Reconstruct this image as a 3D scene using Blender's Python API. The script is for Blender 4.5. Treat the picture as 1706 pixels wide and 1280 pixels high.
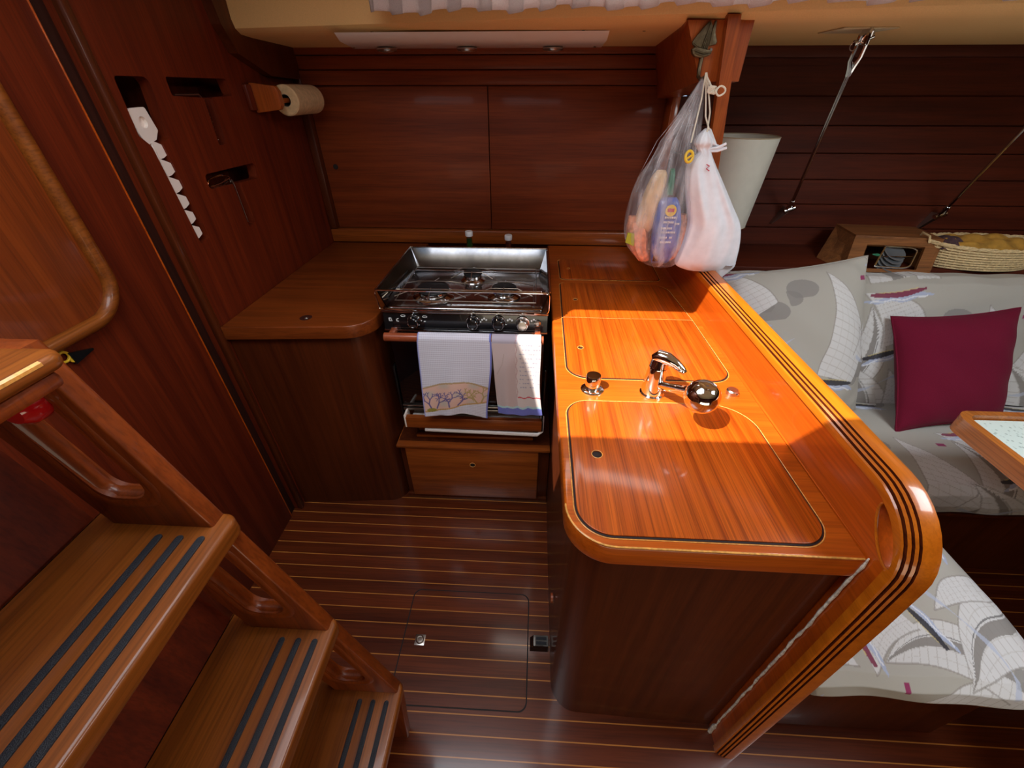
import bpy, bmesh, math, random
import numpy as np
from mathutils import Vector, Matrix
random.seed(7)
PI = math.pi
sc = bpy.context.scene
COL = sc.collection
for o in list(bpy.data.objects): bpy.data.objects.remove(o)

# ------------------------------------------------------------------ camera
cam_d = bpy.data.cameras.new('camera'); cam = bpy.data.objects.new('camera', cam_d); COL.objects.link(cam)
cam_d.sensor_width = 36.0; cam_d.lens = 678.0/1706.0*36.0; cam_d.clip_start = 0.02; cam_d.clip_end = 60
cam.location = (0, 0, 1.52)
cam.rotation_euler = (math.radians(90-35.9), 0, math.radians(2.87))
sc.camera = cam
# ------------------------------------------------------------------ world, sun, lights, exposure
w = bpy.data.worlds.new('world'); sc.world = w; w.use_nodes = True
bg = w.node_tree.nodes['Background']; bg.inputs[0].default_value = (0.62, 0.78, 1.0, 1); bg.inputs[1].default_value = 1.0
sun_d = bpy.data.lights.new('sun', 'SUN'); sun_d.energy = 12.0; sun_d.angle = math.radians(0.5); sun_d.color = (1.0, 0.95, 0.86)
sun = bpy.data.objects.new('sun', sun_d); COL.objects.link(sun); sun.location = (-2.6, -2.1, 5)
SUN = Vector((-0.65, -0.52, 1.0)).normalized()
sun.rotation_euler = SUN.to_track_quat('Z', 'Y').to_euler()
def area(name, loc, target, sx, sy, power, col):
    d = bpy.data.lights.new(name, 'AREA'); d.shape = 'RECTANGLE'; d.size = sx; d.size_y = sy; d.energy = power; d.color = col
    o = bpy.data.objects.new(name, d); COL.objects.link(o); o.location = loc
    o.rotation_euler = (Vector(loc)-Vector(target)).to_track_quat('Z', 'Y').to_euler(); return o
area('sky_through_companionway', (-0.40, 0.38, 2.02), (-0.40, 0.381, 0), 0.92, 0.62, 12.0, (0.93, 0.96, 1.0))
area('added_saloon_overhead_fill', (1.45, 0.35, 1.93), (1.45, 0.5, 0), 0.6, 0.6, 17.0, (0.92, 0.96, 1.0))  # unseen overhead fill, added to light the saloon
area('daylight_through_galley_window', (0.25, 1.30, 1.86), (0.15, 0.2, 0.9), 0.9, 0.10, 1.6, (1.0, 0.95, 0.88))
area('added_warm_upward_fill', (0.3, -1.25, 0.60), (0.25, 1.70, 1.85), 1.8, 0.5, 9.0, (1.0, 0.84, 0.62))  # warm fill added behind the camera to brighten the deck underside
sc.view_settings.view_transform = 'Standard'; sc.view_settings.look = 'None'
sc.view_settings.exposure = 0.0; sc.view_settings.gamma = 1.0; sc.view_settings.use_curve_mapping = False
sc.cycles.use_denoising = True
try: sc.cycles.denoiser = 'OPENIMAGEDENOISE'
except Exception: pass
sc.cycles.max_bounces = 10; sc.cycles.sample_clamp_indirect = 6.0
sc.cycles.transparent_max_bounces = 16

# ------------------------------------------------------------------ materials
def mat_new(name):
    m = bpy.data.materials.new(name); m.use_nodes = True
    return m, m.node_tree.nodes, m.node_tree.links, m.node_tree.nodes['Principled BSDF']
def plain(name, col, rough=0.5, metal=0.0, coat=0.0, spec=0.5, noise=0.0, nscale=60, bump=0.0, sheen=0.0, emit=None):
    m, N, L, P = mat_new(name)
    P.inputs['Base Color'].default_value = (*col, 1); P.inputs['Roughness'].default_value = rough
    P.inputs['Metallic'].default_value = metal; P.inputs['Coat Weight'].default_value = coat
    P.inputs['Specular IOR Level'].default_value = spec; P.inputs['Sheen Weight'].default_value = sheen
    g = N.new('ShaderNodeNewGeometry'); n = N.new('ShaderNodeTexNoise'); n.inputs['Scale'].default_value = nscale; n.inputs['Detail'].default_value = 4
    L.new(g.outputs['Position'], n.inputs['Vector'])
    if noise > 0:
        r = N.new('ShaderNodeValToRGB'); L.new(n.outputs['Fac'], r.inputs['Fac'])
        r.color_ramp.elements[0].position = 0.3; r.color_ramp.elements[1].position = 0.7
        r.color_ramp.elements[0].color = (*[c*(1-noise) for c in col], 1); r.color_ramp.elements[1].color = (*[min(1, c*(1+noise)) for c in col], 1)
        L.new(r.outputs['Color'], P.inputs['Base Color'])
    if bump > 0:
        b = N.new('ShaderNodeBump'); b.inputs['Strength'].default_value = bump; b.inputs['Distance'].default_value = 0.002
        L.new(n.outputs['Fac'], b.inputs['Height']); L.new(b.outputs['Normal'], P.inputs['Normal'])
    return m
def wood(name, dark, light, axis='x', rough=0.35, coat=0.6, across=38.0, along=1.3, streak=0.45, coatrough=0.08, boards=None, seam=None):
    """varnished wood, the grain runs along axis; boards=(axis, width, colour, seam width, phase) draws inlaid seams"""
    m, N, L, P = mat_new(name)
    g = N.new('ShaderNodeNewGeometry'); mp = N.new('ShaderNodeMapping'); L.new(g.outputs['Position'], mp.inputs['Vector'])
    s = [across]*3; s['xyz'.index(axis)] = along; mp.inputs['Scale'].default_value = s
    n = N.new('ShaderNodeTexNoise'); n.inputs['Scale'].default_value = 1.0; n.inputs['Detail'].default_value = 5; n.inputs['Roughness'].default_value = 0.55; n.inputs['Distortion'].default_value = 0.25
    L.new(mp.outputs['Vector'], n.inputs['Vector'])
    r = N.new('ShaderNodeValToRGB'); L.new(n.outputs['Fac'], r.inputs['Fac'])
    r.color_ramp.elements[0].position = 0.28; r.color_ramp.elements[0].color = (*dark, 1)
    r.color_ramp.elements[1].position = 0.66; r.color_ramp.elements[1].color = (*light, 1)
    mp2 = N.new('ShaderNodeMapping'); L.new(g.outputs['Position'], mp2.inputs['Vector'])
    s2 = [across*6.5]*3; s2['xyz'.index(axis)] = along*5; mp2.inputs['Scale'].default_value = s2
    n2 = N.new('ShaderNodeTexNoise'); n2.inputs['Scale'].default_value = 1.0; n2.inputs['Detail'].default_value = 3; L.new(mp2.outputs['Vector'], n2.inputs['Vector'])
    r2 = N.new('ShaderNodeValToRGB'); L.new(n2.outputs['Fac'], r2.inputs['Fac'])
    r2.color_ramp.elements[0].position = 0.36; r2.color_ramp.elements[0].color = (1-streak, 1-streak, 1-streak, 1)
    r2.color_ramp.elements[1].position = 0.55; r2.color_ramp.elements[1].color = (1, 1, 1, 1)
    mx = N.new('ShaderNodeMix'); mx.data_type = 'RGBA'; mx.blend_type = 'MULTIPLY'; mx.inputs[0].default_value = 1.0
    L.new(r.outputs['Color'], mx.inputs[6]); L.new(r2.outputs['Color'], mx.inputs[7])
    col = mx.outputs[2]
    if seam:
        ax, width, scol, sw, phase = seam
        sx = N.new('ShaderNodeSeparateXYZ'); L.new(g.outputs['Position'], sx.inputs[0])
        def math_(op, a, b=None):
            k = N.new('ShaderNodeMath'); k.operation = op
            if isinstance(a, float): k.inputs[0].default_value = a
            else: L.new(a, k.inputs[0])
            if b is not None:
                if isinstance(b, float): k.inputs[1].default_value = b
                else: L.new(b, k.inputs[1])
            return k.outputs[0]
        y = math_('SUBTRACT', sx.outputs['xyz'.index(ax)], phase-100*width)
        fr = math_('MODULO', y, width)
        mask = math_('LESS_THAN', fr, sw)
        # each board its own tone
        idx = math_('FLOOR', math_('DIVIDE', y, width)); wn = N.new('ShaderNodeTexWhiteNoise'); wn.noise_dimensions = '1D'; L.new(idx, wn.inputs['W'])
        br = N.new('ShaderNodeMapRange'); br.inputs[3].default_value = 0.78; br.inputs[4].default_value = 1.15; L.new(wn.outputs['Value'], br.inputs[0])
        m1 = N.new('ShaderNodeMix'); m1.data_type = 'RGBA'; m1.blend_type = 'MULTIPLY'; m1.inputs[0].default_value = 1.0
        cmb = N.new('ShaderNodeCombineXYZ')
        for q in range(3): L.new(br.outputs[0], cmb.inputs[q])
        L.new(col, m1.inputs[6]); L.new(cmb.outputs[0], m1.inputs[7])
        m2 = N.new('ShaderNodeMix'); m2.data_type = 'RGBA'; L.new(mask, m2.inputs[0]); L.new(m1.outputs[2], m2.inputs[6]); m2.inputs[7].default_value = (*scol, 1)
        col = m2.outputs[2]
    L.new(col, P.inputs['Base Color'])
    P.inputs['Roughness'].default_value = rough; P.inputs['Coat Weight'].default_value = coat; P.inputs['Coat Roughness'].default_value = coatrough
    P.inputs['Specular IOR Level'].default_value = 0.3
    b = N.new('ShaderNodeBump'); b.inputs['Strength'].default_value = 0.06; b.inputs['Distance'].default_value = 0.001
    L.new(n2.outputs['Fac'], b.inputs['Height']); L.new(b.outputs['Normal'], P.inputs['Normal'])
    return m
def attr_mat(name, rough=0.85, bump=0.15, bscale=900, sheen=0.1, spec=0.2):
    m, N, L, P = mat_new(name)
    a = N.new('ShaderNodeAttribute'); a.attribute_name = 'print'; L.new(a.outputs['Color'], P.inputs['Base Color'])
    P.inputs['Roughness'].default_value = rough; P.inputs['Sheen Weight'].default_value = sheen; P.inputs['Specular IOR Level'].default_value = spec
    g = N.new('ShaderNodeNewGeometry'); n = N.new('ShaderNodeTexNoise'); n.inputs['Scale'].default_value = bscale
    L.new(g.outputs['Position'], n.inputs['Vector'])
    b = N.new('ShaderNodeBump'); b.inputs['Strength'].default_value = bump; b.inputs['Distance'].default_value = 0.001
    L.new(n.outputs['Fac'], b.inputs['Height']); L.new(b.outputs['Normal'], P.inputs['Normal'])
    return m
RED_D, RED_L = (0.085, 0.0085, 0.0015), (0.165, 0.020, 0.003)
ORG_D, ORG_L = (0.34, 0.050, 0.003), (0.56, 0.105, 0.006)
M = {
 'wall_z': wood('bulkhead_wood_upright', RED_D, RED_L, 'z', rough=0.5, coat=0.08, streak=0.25),
 'wall_x': wood('panel_wood_level', (0.140, 0.0205, 0.0028), (0.225, 0.039, 0.0055), 'x', rough=0.6, coat=0.03, streak=0.2, across=30),
 'hull': wood('hull_plank_wood', (0.060, 0.0075, 0.0018), (0.105, 0.016, 0.0035), 'x', rough=0.6, coat=0.02, streak=0.2, across=26),
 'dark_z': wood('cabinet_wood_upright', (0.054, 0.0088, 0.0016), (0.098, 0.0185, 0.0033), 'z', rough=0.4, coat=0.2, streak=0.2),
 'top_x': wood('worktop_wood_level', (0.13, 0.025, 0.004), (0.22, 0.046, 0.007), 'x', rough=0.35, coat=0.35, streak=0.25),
 'lid': wood('lid_wood', ORG_D, ORG_L, 'y', rough=0.32, coat=0.6, across=75, along=1.0, streak=0.4, coatrough=0.12),
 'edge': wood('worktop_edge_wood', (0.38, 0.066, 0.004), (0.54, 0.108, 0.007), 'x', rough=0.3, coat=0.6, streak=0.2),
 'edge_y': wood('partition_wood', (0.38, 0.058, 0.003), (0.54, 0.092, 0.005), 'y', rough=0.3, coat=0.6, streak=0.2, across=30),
 'cap': wood('partition_cap_wood', (0.44, 0.098, 0.004), (0.60, 0.155, 0.007), 'y', rough=0.3, coat=0.7, streak=0.15, across=45, along=3),
 'post': wood('post_wood', (0.28, 0.050, 0.006), (0.42, 0.092, 0.011), 'z', rough=0.4, coat=0.4, streak=0.25),
 'step': wood('step_wood', (0.155, 0.036, 0.004), (0.255, 0.069, 0.008), 'y', rough=0.4, coat=0.28, streak=0.3),
 'stringer': wood('stringer_wood', (0.14, 0.023, 0.003), (0.235, 0.044, 0.005), 'z', rough=0.4, coat=0.3, streak=0.25),
 'floor': wood('cabin_sole_wood', (0.085, 0.014, 0.004), (0.155, 0.030, 0.007), 'x', rough=0.32, coat=0.55, across=30, streak=0.25, coatrough=0.12,
               seam=('y', 0.0490, (0.52, 0.20, 0.040), 0.0030, 0.5945)),
 'tray_front': wood('drawer_front_wood', (0.21, 0.042, 0.006), (0.34, 0.082, 0.012), 'x', rough=0.35, coat=0.5, streak=0.3),
 'table': wood('table_edge_wood', (0.36, 0.10, 0.018), (0.52, 0.17, 0.032), 'y', rough=0.35, coat=0.6, streak=0.3),
 'box': wood('locker_box_wood', (0.16, 0.06, 0.02), (0.28, 0.11, 0.035), 'x', rough=0.5, coat=0.2, streak=0.3),
 'groove': plain('dark_groove', (0.012, 0.004, 0.003), 0.7),
 'inlay': plain('worn_varnish_line', (0.70, 0.33, 0.07), 0.4, coat=0.4, noise=0.3, nscale=150),
 'caulk': plain('white_caulk', (0.78, 0.70, 0.64), 0.5, noise=0.45, nscale=120),
 'cream': plain('cream_headliner', (0.86, 0.54, 0.225), 0.6, noise=0.05, nscale=400, bump=0.1),
 'roof': plain('cream_deckhead', (0.60, 0.48, 0.30), 0.6, noise=0.04),
 'white': plain('white_paint', (0.88, 0.80, 0.74), 0.35, coat=0.2),
 'shade': plain('lampshade_card', (0.66, 0.66, 0.58), 0.6, noise=0.04, nscale=20),
 'shade_rim': plain('lampshade_rim', (0.45, 0.38, 0.26), 0.6),
 'steel': plain('polished_steel', (0.62, 0.62, 0.62), 0.10, metal=1.0, noise=0.05, nscale=30),
 'chrome': plain('chrome', (0.86, 0.85, 0.83), 0.06, metal=1.0),
 'dullsteel': plain('brushed_steel', (0.50, 0.47, 0.43), 0.3, metal=1.0),
 'bronze': plain('aged_bronze', (0.14, 0.105, 0.06), 0.42, metal=0.85, noise=0.3, nscale=180),
 'black': plain('black_enamel', (0.006, 0.006, 0.007), 0.16, coat=0.5),
 'blackglass': plain('black_glass', (0.003, 0.003, 0.004), 0.06, coat=0.8),
 'rubber': plain('black_rubber_grip', (0.012, 0.014, 0.020), 0.35, noise=0.4, nscale=900, bump=0.8),
 'mark': plain('white_print', (0.75, 0.75, 0.75), 0.5),
 'redwood': plain('red_brown_handle', (0.30, 0.065, 0.022), 0.35, coat=0.4, noise=0.15, nscale=60),
 'paper': plain('paper_towel', (0.62, 0.42, 0.22), 0.9, noise=0.14, nscale=70, bump=0.3),
 'cardboard': plain('grey_cardboard', (0.10, 0.09, 0.07), 0.9),
 'cloth_white': plain('white_cotton', (0.76, 0.79, 0.86), 0.9, noise=0.05, nscale=40, bump=0.25),
 'cord': plain('cotton_cord', (0.74, 0.69, 0.58), 0.9),
 'yellow': plain('yellow_plastic', (0.80, 0.52, 0.03), 0.35),
 'red': plain('red_plastic', (0.45, 0.006, 0.008), 0.15, coat=0.6),
 'redtext': plain('red_print', (0.50, 0.02, 0.05), 0.7),
 'burgundy': plain('burgundy_cloth', (0.135, 0.006, 0.024), 0.95, noise=0.12, nscale=500, bump=0.3, sheen=0.03, spec=0.15),
 'blue': plain('blue_packet', (0.055, 0.11, 0.42), 0.3, coat=0.5, noise=0.25, nscale=50),
 'orange': plain('orange_netting', (0.75, 0.30, 0.16), 0.5, noise=0.4, nscale=60),
 'bread': plain('pale_bread_wrapper', (0.72, 0.50, 0.28), 0.5, noise=0.15, nscale=40),
 'green': plain('green_plastic', (0.02, 0.16, 0.08), 0.4),
 'limegreen': plain('lime_label', (0.35, 0.45, 0.03), 0.4),
 'bottle': plain('dark_green_bottle', (0.012, 0.035, 0.008), 0.12, coat=0.6),
 'bottle2': plain('dark_brown_bottle', (0.05, 0.012, 0.008), 0.12, coat=0.6),
 'bottlecap': plain('white_cap', (0.75, 0.74, 0.74), 0.4),
 'plastic_white': plain('white_plastic', (0.90, 0.80, 0.72), 0.4),
 'tray': plain('white_enamel', (0.70, 0.65, 0.62), 0.3),
 'wicker': plain('wicker', (0.62, 0.47, 0.25), 0.7, noise=0.2, nscale=150),
 'basketcloth': plain('yellow_fabric', (0.42, 0.22, 0.03), 0.9, noise=0.3, nscale=30),
 'navy_dark': plain('dark_patterned_fabric', (0.07, 0.035, 0.04), 0.9, noise=0.3, nscale=80),
 'plates': plain('grey_enamel_plates', (0.11, 0.12, 0.13), 0.2, coat=0.5),
 'lens': plain('lamp_lens', (0.35, 0.25, 0.2), 0.1, coat=0.5, noise=0.3, nscale=300),
 'fabric': attr_mat('printed_sailing_fabric'),
 'towel': attr_mat('printed_towel', bump=0.35, bscale=600),
}
# clear plastic bag
m, N, L, P = mat_new('clear_plastic_film')
tr = N.new('ShaderNodeBsdfTransparent'); tr.inputs[0].default_value = (0.96, 0.96, 0.97, 1)
mixs = N.new('ShaderNodeMixShader'); nz = N.new('ShaderNodeTexNoise'); gg = N.new('ShaderNodeNewGeometry'); mpp = N.new('ShaderNodeMapping')
mpp.inputs['Scale'].default_value = (42, 42, 7); L.new(gg.outputs['Position'], mpp.inputs['Vector']); L.new(mpp.outputs['Vector'], nz.inputs['Vector']); nz.inputs['Scale'].default_value = 1; nz.inputs['Detail'].default_value = 5
rr = N.new('ShaderNodeValToRGB'); rr.color_ramp.elements[0].position = 0.42; rr.color_ramp.elements[0].color = (0.10, 0.10, 0.10, 1); rr.color_ramp.elements[1].position = 0.68; rr.color_ramp.elements[1].color = (0.42, 0.42, 0.42, 1)
L.new(nz.outputs['Fac'], rr.inputs['Fac']); L.new(rr.outputs['Color'], mixs.inputs[0])
P.inputs['Base Color'].default_value = (0.80, 0.80, 0.85, 1); P.inputs['Roughness'].default_value = 0.12
bb = N.new('ShaderNodeBump'); bb.inputs['Strength'].default_value = 0.7; bb.inputs['Distance'].default_value = 0.006; L.new(nz.outputs['Fac'], bb.inputs['Height']); L.new(bb.outputs['Normal'], P.inputs['Normal'])
L.new(tr.outputs[0], mixs.inputs[1]); L.new(P.outputs[0], mixs.inputs[2]); L.new(mixs.outputs[0], N['Material Output'].inputs[0])
M['film'] = m
# patterned table cloth (pale green, small grey repeat)
m, N, L, P = mat_new('table_mat_pattern')
g = N.new('ShaderNodeNewGeometry'); v = N.new('ShaderNodeTexVoronoi'); v.inputs['Scale'].default_value = 85; L.new(g.outputs['Position'], v.inputs['Vector'])
r = N.new('ShaderNodeValToRGB'); r.color_ramp.elements[0].position = 0.18; r.color_ramp.elements[0].color = (0.33, 0.42, 0.39, 1); r.color_ramp.elements[1].position = 0.34; r.color_ramp.elements[1].color = (0.60, 0.70, 0.66, 1)
L.new(v.outputs['Distance'], r.inputs['Fac']); L.new(r.outputs['Color'], P.inputs['Base Color']); P.inputs['Roughness'].default_value = 0.6
M['mat'] = m

# ------------------------------------------------------------------ mesh helpers
class MB:
    def __init__(s): s.bm = bmesh.new(); s.colfn = None
    def box(s, a, b, bev=0.0, rot=None, piv=None, seg=2):
        a = Vector(a); b = Vector(b); c = (a+b)/2; d = b-a
        r = bmesh.ops.create_cube(s.bm, size=1.0); vs = r['verts']
        bmesh.ops.scale(s.bm, vec=[max(abs(q), 1e-5) for q in d], verts=vs)
        if bev > 0:
            es = list({e for v_ in vs for e in v_.link_edges})
            rb = bmesh.ops.bevel(s.bm, geom=es, offset=min(bev, min(abs(q) for q in d)*0.49), segments=seg, affect='EDGES', profile=0.5)
            vs = list({v_ for f in rb['faces'] for v_ in f.verts} | {v_ for v_ in vs if v_.is_valid})
        bmesh.ops.translate(s.bm, vec=c, verts=vs)
        if rot is not None:
            bmesh.ops.rotate(s.bm, cent=Vector(piv) if piv else c, matrix=rot, verts=vs)
        return s
    def prism(s, poly, lo, hi, axis='z', bev=0.0):
        """extrude a 2-D outline along axis; outline coordinates are the other two axes in xyz order"""
        def pt(p, h):
            if axis == 'z': return (p[0], p[1], h)
            if axis == 'x': return (h, p[0], p[1])
            return (p[0], h, p[1])
        lov = [s.bm.verts.new(pt(p, lo)) for p in poly]; hiv = [s.bm.verts.new(pt(p, hi)) for p in poly]
        n = len(poly); fs = []
        fs.append(s.bm.faces.new(lov[::-1])); fs.append(s.bm.faces.new(hiv))
        for i in range(n): fs.append(s.bm.faces.new((lov[i], lov[(i+1) % n], hiv[(i+1) % n], hiv[i])))
        bmesh.ops.recalc_face_normals(s.bm, faces=fs)
        if bev > 0:
            es = list(set(fs[0].edges) | set(fs[1].edges))
            bmesh.ops.bevel(s.bm, geom=es, offset=bev, segments=3, affect='EDGES', profile=0.5)
        return s
    def hexa(s, p):  # 8 points: bottom 4 (ccw), top 4
        v_ = [s.bm.verts.new(q) for q in p]; fs = []
        for f in ((0, 3, 2, 1), (4, 5, 6, 7), (0, 1, 5, 4), (1, 2, 6, 5), (2, 3, 7, 6), (3, 0, 4, 7)): fs.append(s.bm.faces.new([v_[i] for i in f]))
        bmesh.ops.recalc_face_normals(s.bm, faces=fs); return s
    def tube(s, pts, rad, n=10, closed=False, caps=True):
        pts = [Vector(p) for p in pts]; k = len(pts)
        rads = rad if isinstance(rad, (list, tuple)) else [rad]*k
        rings = []; up = None
        for i, p in enumerate(pts):
            if closed: t = (pts[(i+1) % k]-pts[i-1]).normalized()
            else: t = (pts[min(i+1, k-1)]-pts[max(i-1, 0)]).normalized()
            if up is None:
                up = Vector((0, 0, 1)) if abs(t.z) < 0.9 else Vector((1, 0, 0))
            up = (up - t*up.dot(t));
            if up.length < 1e-5: up = t.orthogonal()
            up.normalize(); b = t.cross(up)
            rings.append([s.bm.verts.new(p+(up*math.cos(2*PI*j/n)+b*math.sin(2*PI*j/n))*rads[i]) for j in range(n)])
        for i in range(k if closed else k-1):
            A, B = rings[i], rings[(i+1) % k]
            for j in range(n): s.bm.faces.new((A[j], A[(j+1) % n], B[(j+1) % n], B[j]))
        if caps and not closed:
            s.bm.faces.new(rings[0][::-1]); s.bm.faces.new(rings[-1])
        return s
    def lathe(s, prof, c, axis=(0, 0, 1), n=32, sx=1.0, close=True):
        """prof: list of (radius, height) along axis from c"""
        ax = Vector(axis).normalized(); u = ax.orthogonal().normalized(); v_ = ax.cross(u); c = Vector(c); rings = []
        for r, h in prof:
            rings.append([s.bm.verts.new(c+ax*h+(u*math.cos(2*PI*j/n)*sx+v_*math.sin(2*PI*j/n))*max(r, 1e-5)) for j in range(n)])
        for A, B in zip(rings[:-1], rings[1:]):
            for j in range(n): s.bm.faces.new((A[j], A[(j+1) % n], B[(j+1) % n], B[j]))
        if close:
            s.bm.faces.new(rings[0][::-1]); s.bm.faces.new(rings[-1])
        return s
    def grid(s, fn, nu, nv):
        vv = [[s.bm.verts.new(fn(i/(nu-1), j/(nv-1))) for i in range(nu)] for j in range(nv)]
        for j in range(nv-1):
            for i in range(nu-1): s.bm.faces.new((vv[j][i], vv[j][i+1], vv[j+1][i+1], vv[j+1][i]))
        return s
    def loft(s, rows, n=40, fold=0.0, k=7, seed=1.0, pw=2.0):
        """rows (z, x0, x1, y, depth): rounded closed body"""
        rings = []
        for i, (z, x0, x1, yc, d) in enumerate(rows):
            ring = []
            for j in range(n):
                a = 2*PI*j/n; ca, sa = math.cos(a), math.sin(a)
                f = 1+fold*math.sin(k*a+seed+z*9)+fold*0.6*math.sin((2*k+1)*a+seed*3-z*17)
                ring.append(s.bm.verts.new(((x0+x1)/2+(x1-x0)/2*math.copysign(abs(ca)**(2/pw), ca), yc+d*math.copysign(abs(sa)**(2/pw), sa)*f, z)))
            rings.append(ring)
        for A, B in zip(rings[:-1], rings[1:]):
            for j in range(n): s.bm.faces.new((A[j], A[(j+1) % n], B[(j+1) % n], B[j]))
        s.bm.faces.new(rings[0]); s.bm.faces.new(rings[-1][::-1])
        return s
def resample_rows(rows, m=40):
    """smooth rows by Catmull-Rom"""
    R = np.array(rows, float); k = len(R); out = []
    for i in range(m):
        t = i/(m-1)*(k-1); a = min(int(t), k-2); f = t-a
        p0, p1, p2, p3 = R[max(a-1, 0)], R[a], R[a+1], R[min(a+2, k-1)]
        out.append(tuple(0.5*((2*p1)+(-p0+p2)*f+(2*p0-5*p1+4*p2-p3)*f*f+(-p0+3*p1-3*p2+p3)*f**3)))
    return out
def rp(pts, rads, seg=7):
    """round the corners of an outline"""
    if not isinstance(rads, (list, tuple)): rads = [rads]*len(pts)
    out = []; n = len(pts)
    for i, (p, r) in enumerate(zip(pts, rads)):
        p = Vector(p).to_2d() if not isinstance(p, Vector) else p
        p = Vector((p[0], p[1])); a = Vector(pts[i-1][:2])-p; b = Vector(pts[(i+1) % n][:2])-p
        if r <= 0: out.append((p.x, p.y)); continue
        la, lb = a.length, b.length; a.normalize(); b.normalize()
        ang = a.angle(b); t = min(r/math.tan(ang/2), la*0.49, lb*0.49); rr_ = t*math.tan(ang/2)
        c = p+(a+b).normalized()*(rr_/math.sin(ang/2)); s0 = p+a*t-c; s1 = p+b*t-c
        a0 = math.atan2(s0.y, s0.x); a1 = math.atan2(s1.y, s1.x); d = (a1-a0+PI) % (2*PI)-PI
        for q in range(seg+1): out.append((c.x+rr_*math.cos(a0+d*q/seg), c.y+rr_*math.sin(a0+d*q/seg)))
    return out
def shade(me, ang=38):
    bm = bmesh.new(); bm.from_mesh(me)
    for f in bm.faces: f.smooth = True
    for e in bm.edges:
        if len(e.link_faces) == 2: e.smooth = e.calc_face_angle(0) < math.radians(ang)
    bm.to_mesh(me); bm.free()
def wloc(o):
    v_ = Vector((0, 0, 0))
    while o is not None: v_ += Vector(o.location); o = o.parent
    return v_
def put(name, mb, mat, parent=None, label=None, cat=None, group=None, kind=None, solid=0.0, ang=38, origin=None):
    me = bpy.data.meshes.new(name); mb.bm.to_mesh(me); mb.bm.free()
    if isinstance(mat, str): mat = M[mat]
    me.materials.append(mat)
    o = bpy.data.objects.new(name, me); COL.objects.link(o)
    if parent is not None:
        o.parent = parent; off = wloc(parent)
    else:
        co = np.array([v_.co for v_ in me.vertices]); off = Vector(((co[:, 0].min()+co[:, 0].max())/2, (co[:, 1].min()+co[:, 1].max())/2, co[:, 2].min()))
        o.location = off
    if off.length > 0: me.transform(Matrix.Translation(-off))
    shade(me, ang)
    if solid > 0:
        md = o.modifiers.new('thickness', 'SOLIDIFY'); md.thickness = solid; md.offset = 0
    if label: o['label'] = label
    if cat: o['category'] = cat
    if group: o['group'] = group
    if kind: o['kind'] = kind
    return o
def thing(name, loc, label, cat, group=None):
    o = bpy.data.objects.new(name, None); COL.objects.link(o); o.empty_display_size = 0.05
    o.location = loc; o['label'] = label; o['category'] = cat
    if group: o['group'] = group
    return o
def cut(o, cutter):
    """subtract cutter (MB in world coordinates) from object o for good"""
    me = bpy.data.meshes.new('cut'); cutter.bm.to_mesh(me); cutter.bm.free()
    c = bpy.data.objects.new('cut', me); COL.objects.link(c)
    md = o.modifiers.new('b', 'BOOLEAN'); md.operation = 'DIFFERENCE'; md.object = c; md.solver = 'EXACT'
    bpy.context.view_layer.update(); dg = bpy.context.evaluated_depsgraph_get()
    new = bpy.data.meshes.new_from_object(o.evaluated_get(dg)); o.modifiers.remove(md); old = o.data; o.data = new
    bpy.data.objects.remove(c); shade(new)
def S(name, mb, mat, **k): return put(name, mb, mat, kind='structure', **k)
def arc(c, r, a0, a1, n, plane='xz', z=0):
    out = []
    for i in range(n+1):
        a = a0+(a1-a0)*i/n
        out.append({'xz': (c[0]+r*math.cos(a), z, c[1]+r*math.sin(a)), 'yz': (z, c[0]+r*math.cos(a), c[1]+r*math.sin(a)), 'xy': (c[0]+r*math.cos(a), c[1]+r*math.sin(a), z)}[plane])
    return out

# ================================================================== THE SETTING
S('floor', MB().box((-1.6, -1.6, -0.03), (3.6, 2.25, 0)), 'floor')
# coach roof with the companionway opening and an added, unseen opening over the saloon
roof = S('ceiling', MB().box((-1.7, -1.6, 1.95), (3.6, 1.65, 2.0)), 'roof')
hatch = [(-0.93, 0.092), (0.17, 0.092), (0.17, 0.70), (0.08, 0.755), (-0.522, 0.755), (-0.595, 0.672), (-0.73, 0.60), (-0.78, 0.50), (-0.85, 0.40), (-0.93, 0.25)]
hatch = [(x-0.02, y) for x, y in hatch]
c = MB().prism(hatch, 1.90, 2.05); c.box((1.12, 0.02, 1.90), (1.78, 0.68, 2.05)); cut(roof, c)
# side deck underside and cabin side (cream lining)
def deck_section(x):
    e = 1.485-0.18*x
    return [(e+0.02, 1.95), (e+0.004, 1.70), (e+0.012, 1.678), (e+0.035, 1.665), (e+0.10, 1.661), (2.12, 1.652), (2.12, 1.70), (e+0.12, 1.71), (e+0.06, 2.0), (e-0.06, 2.0), (e-0.06, 1.95)]
db = MB(); xs_ = (-1.02, 3.6); sec_ = [[db.bm.verts.new((x, y, z_)) for y, z_ in deck_section(min(x, 2.2))] for x in (-1.02, 0.5, 2.2, 3.6)]
for A, B in zip(sec_[:-1], sec_[1:]):
    for j in range(11): db.bm.faces.new((A[j], A[(j+1) % 11], B[(j+1) % 11], B[j]))
db.bm.faces.new(sec_[0]); db.bm.faces.new(sec_[-1][::-1]); bmesh.ops.recalc_face_normals(db.bm, faces=db.bm.faces[:])
S('wall_cabin_side', db, 'cream')
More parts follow.
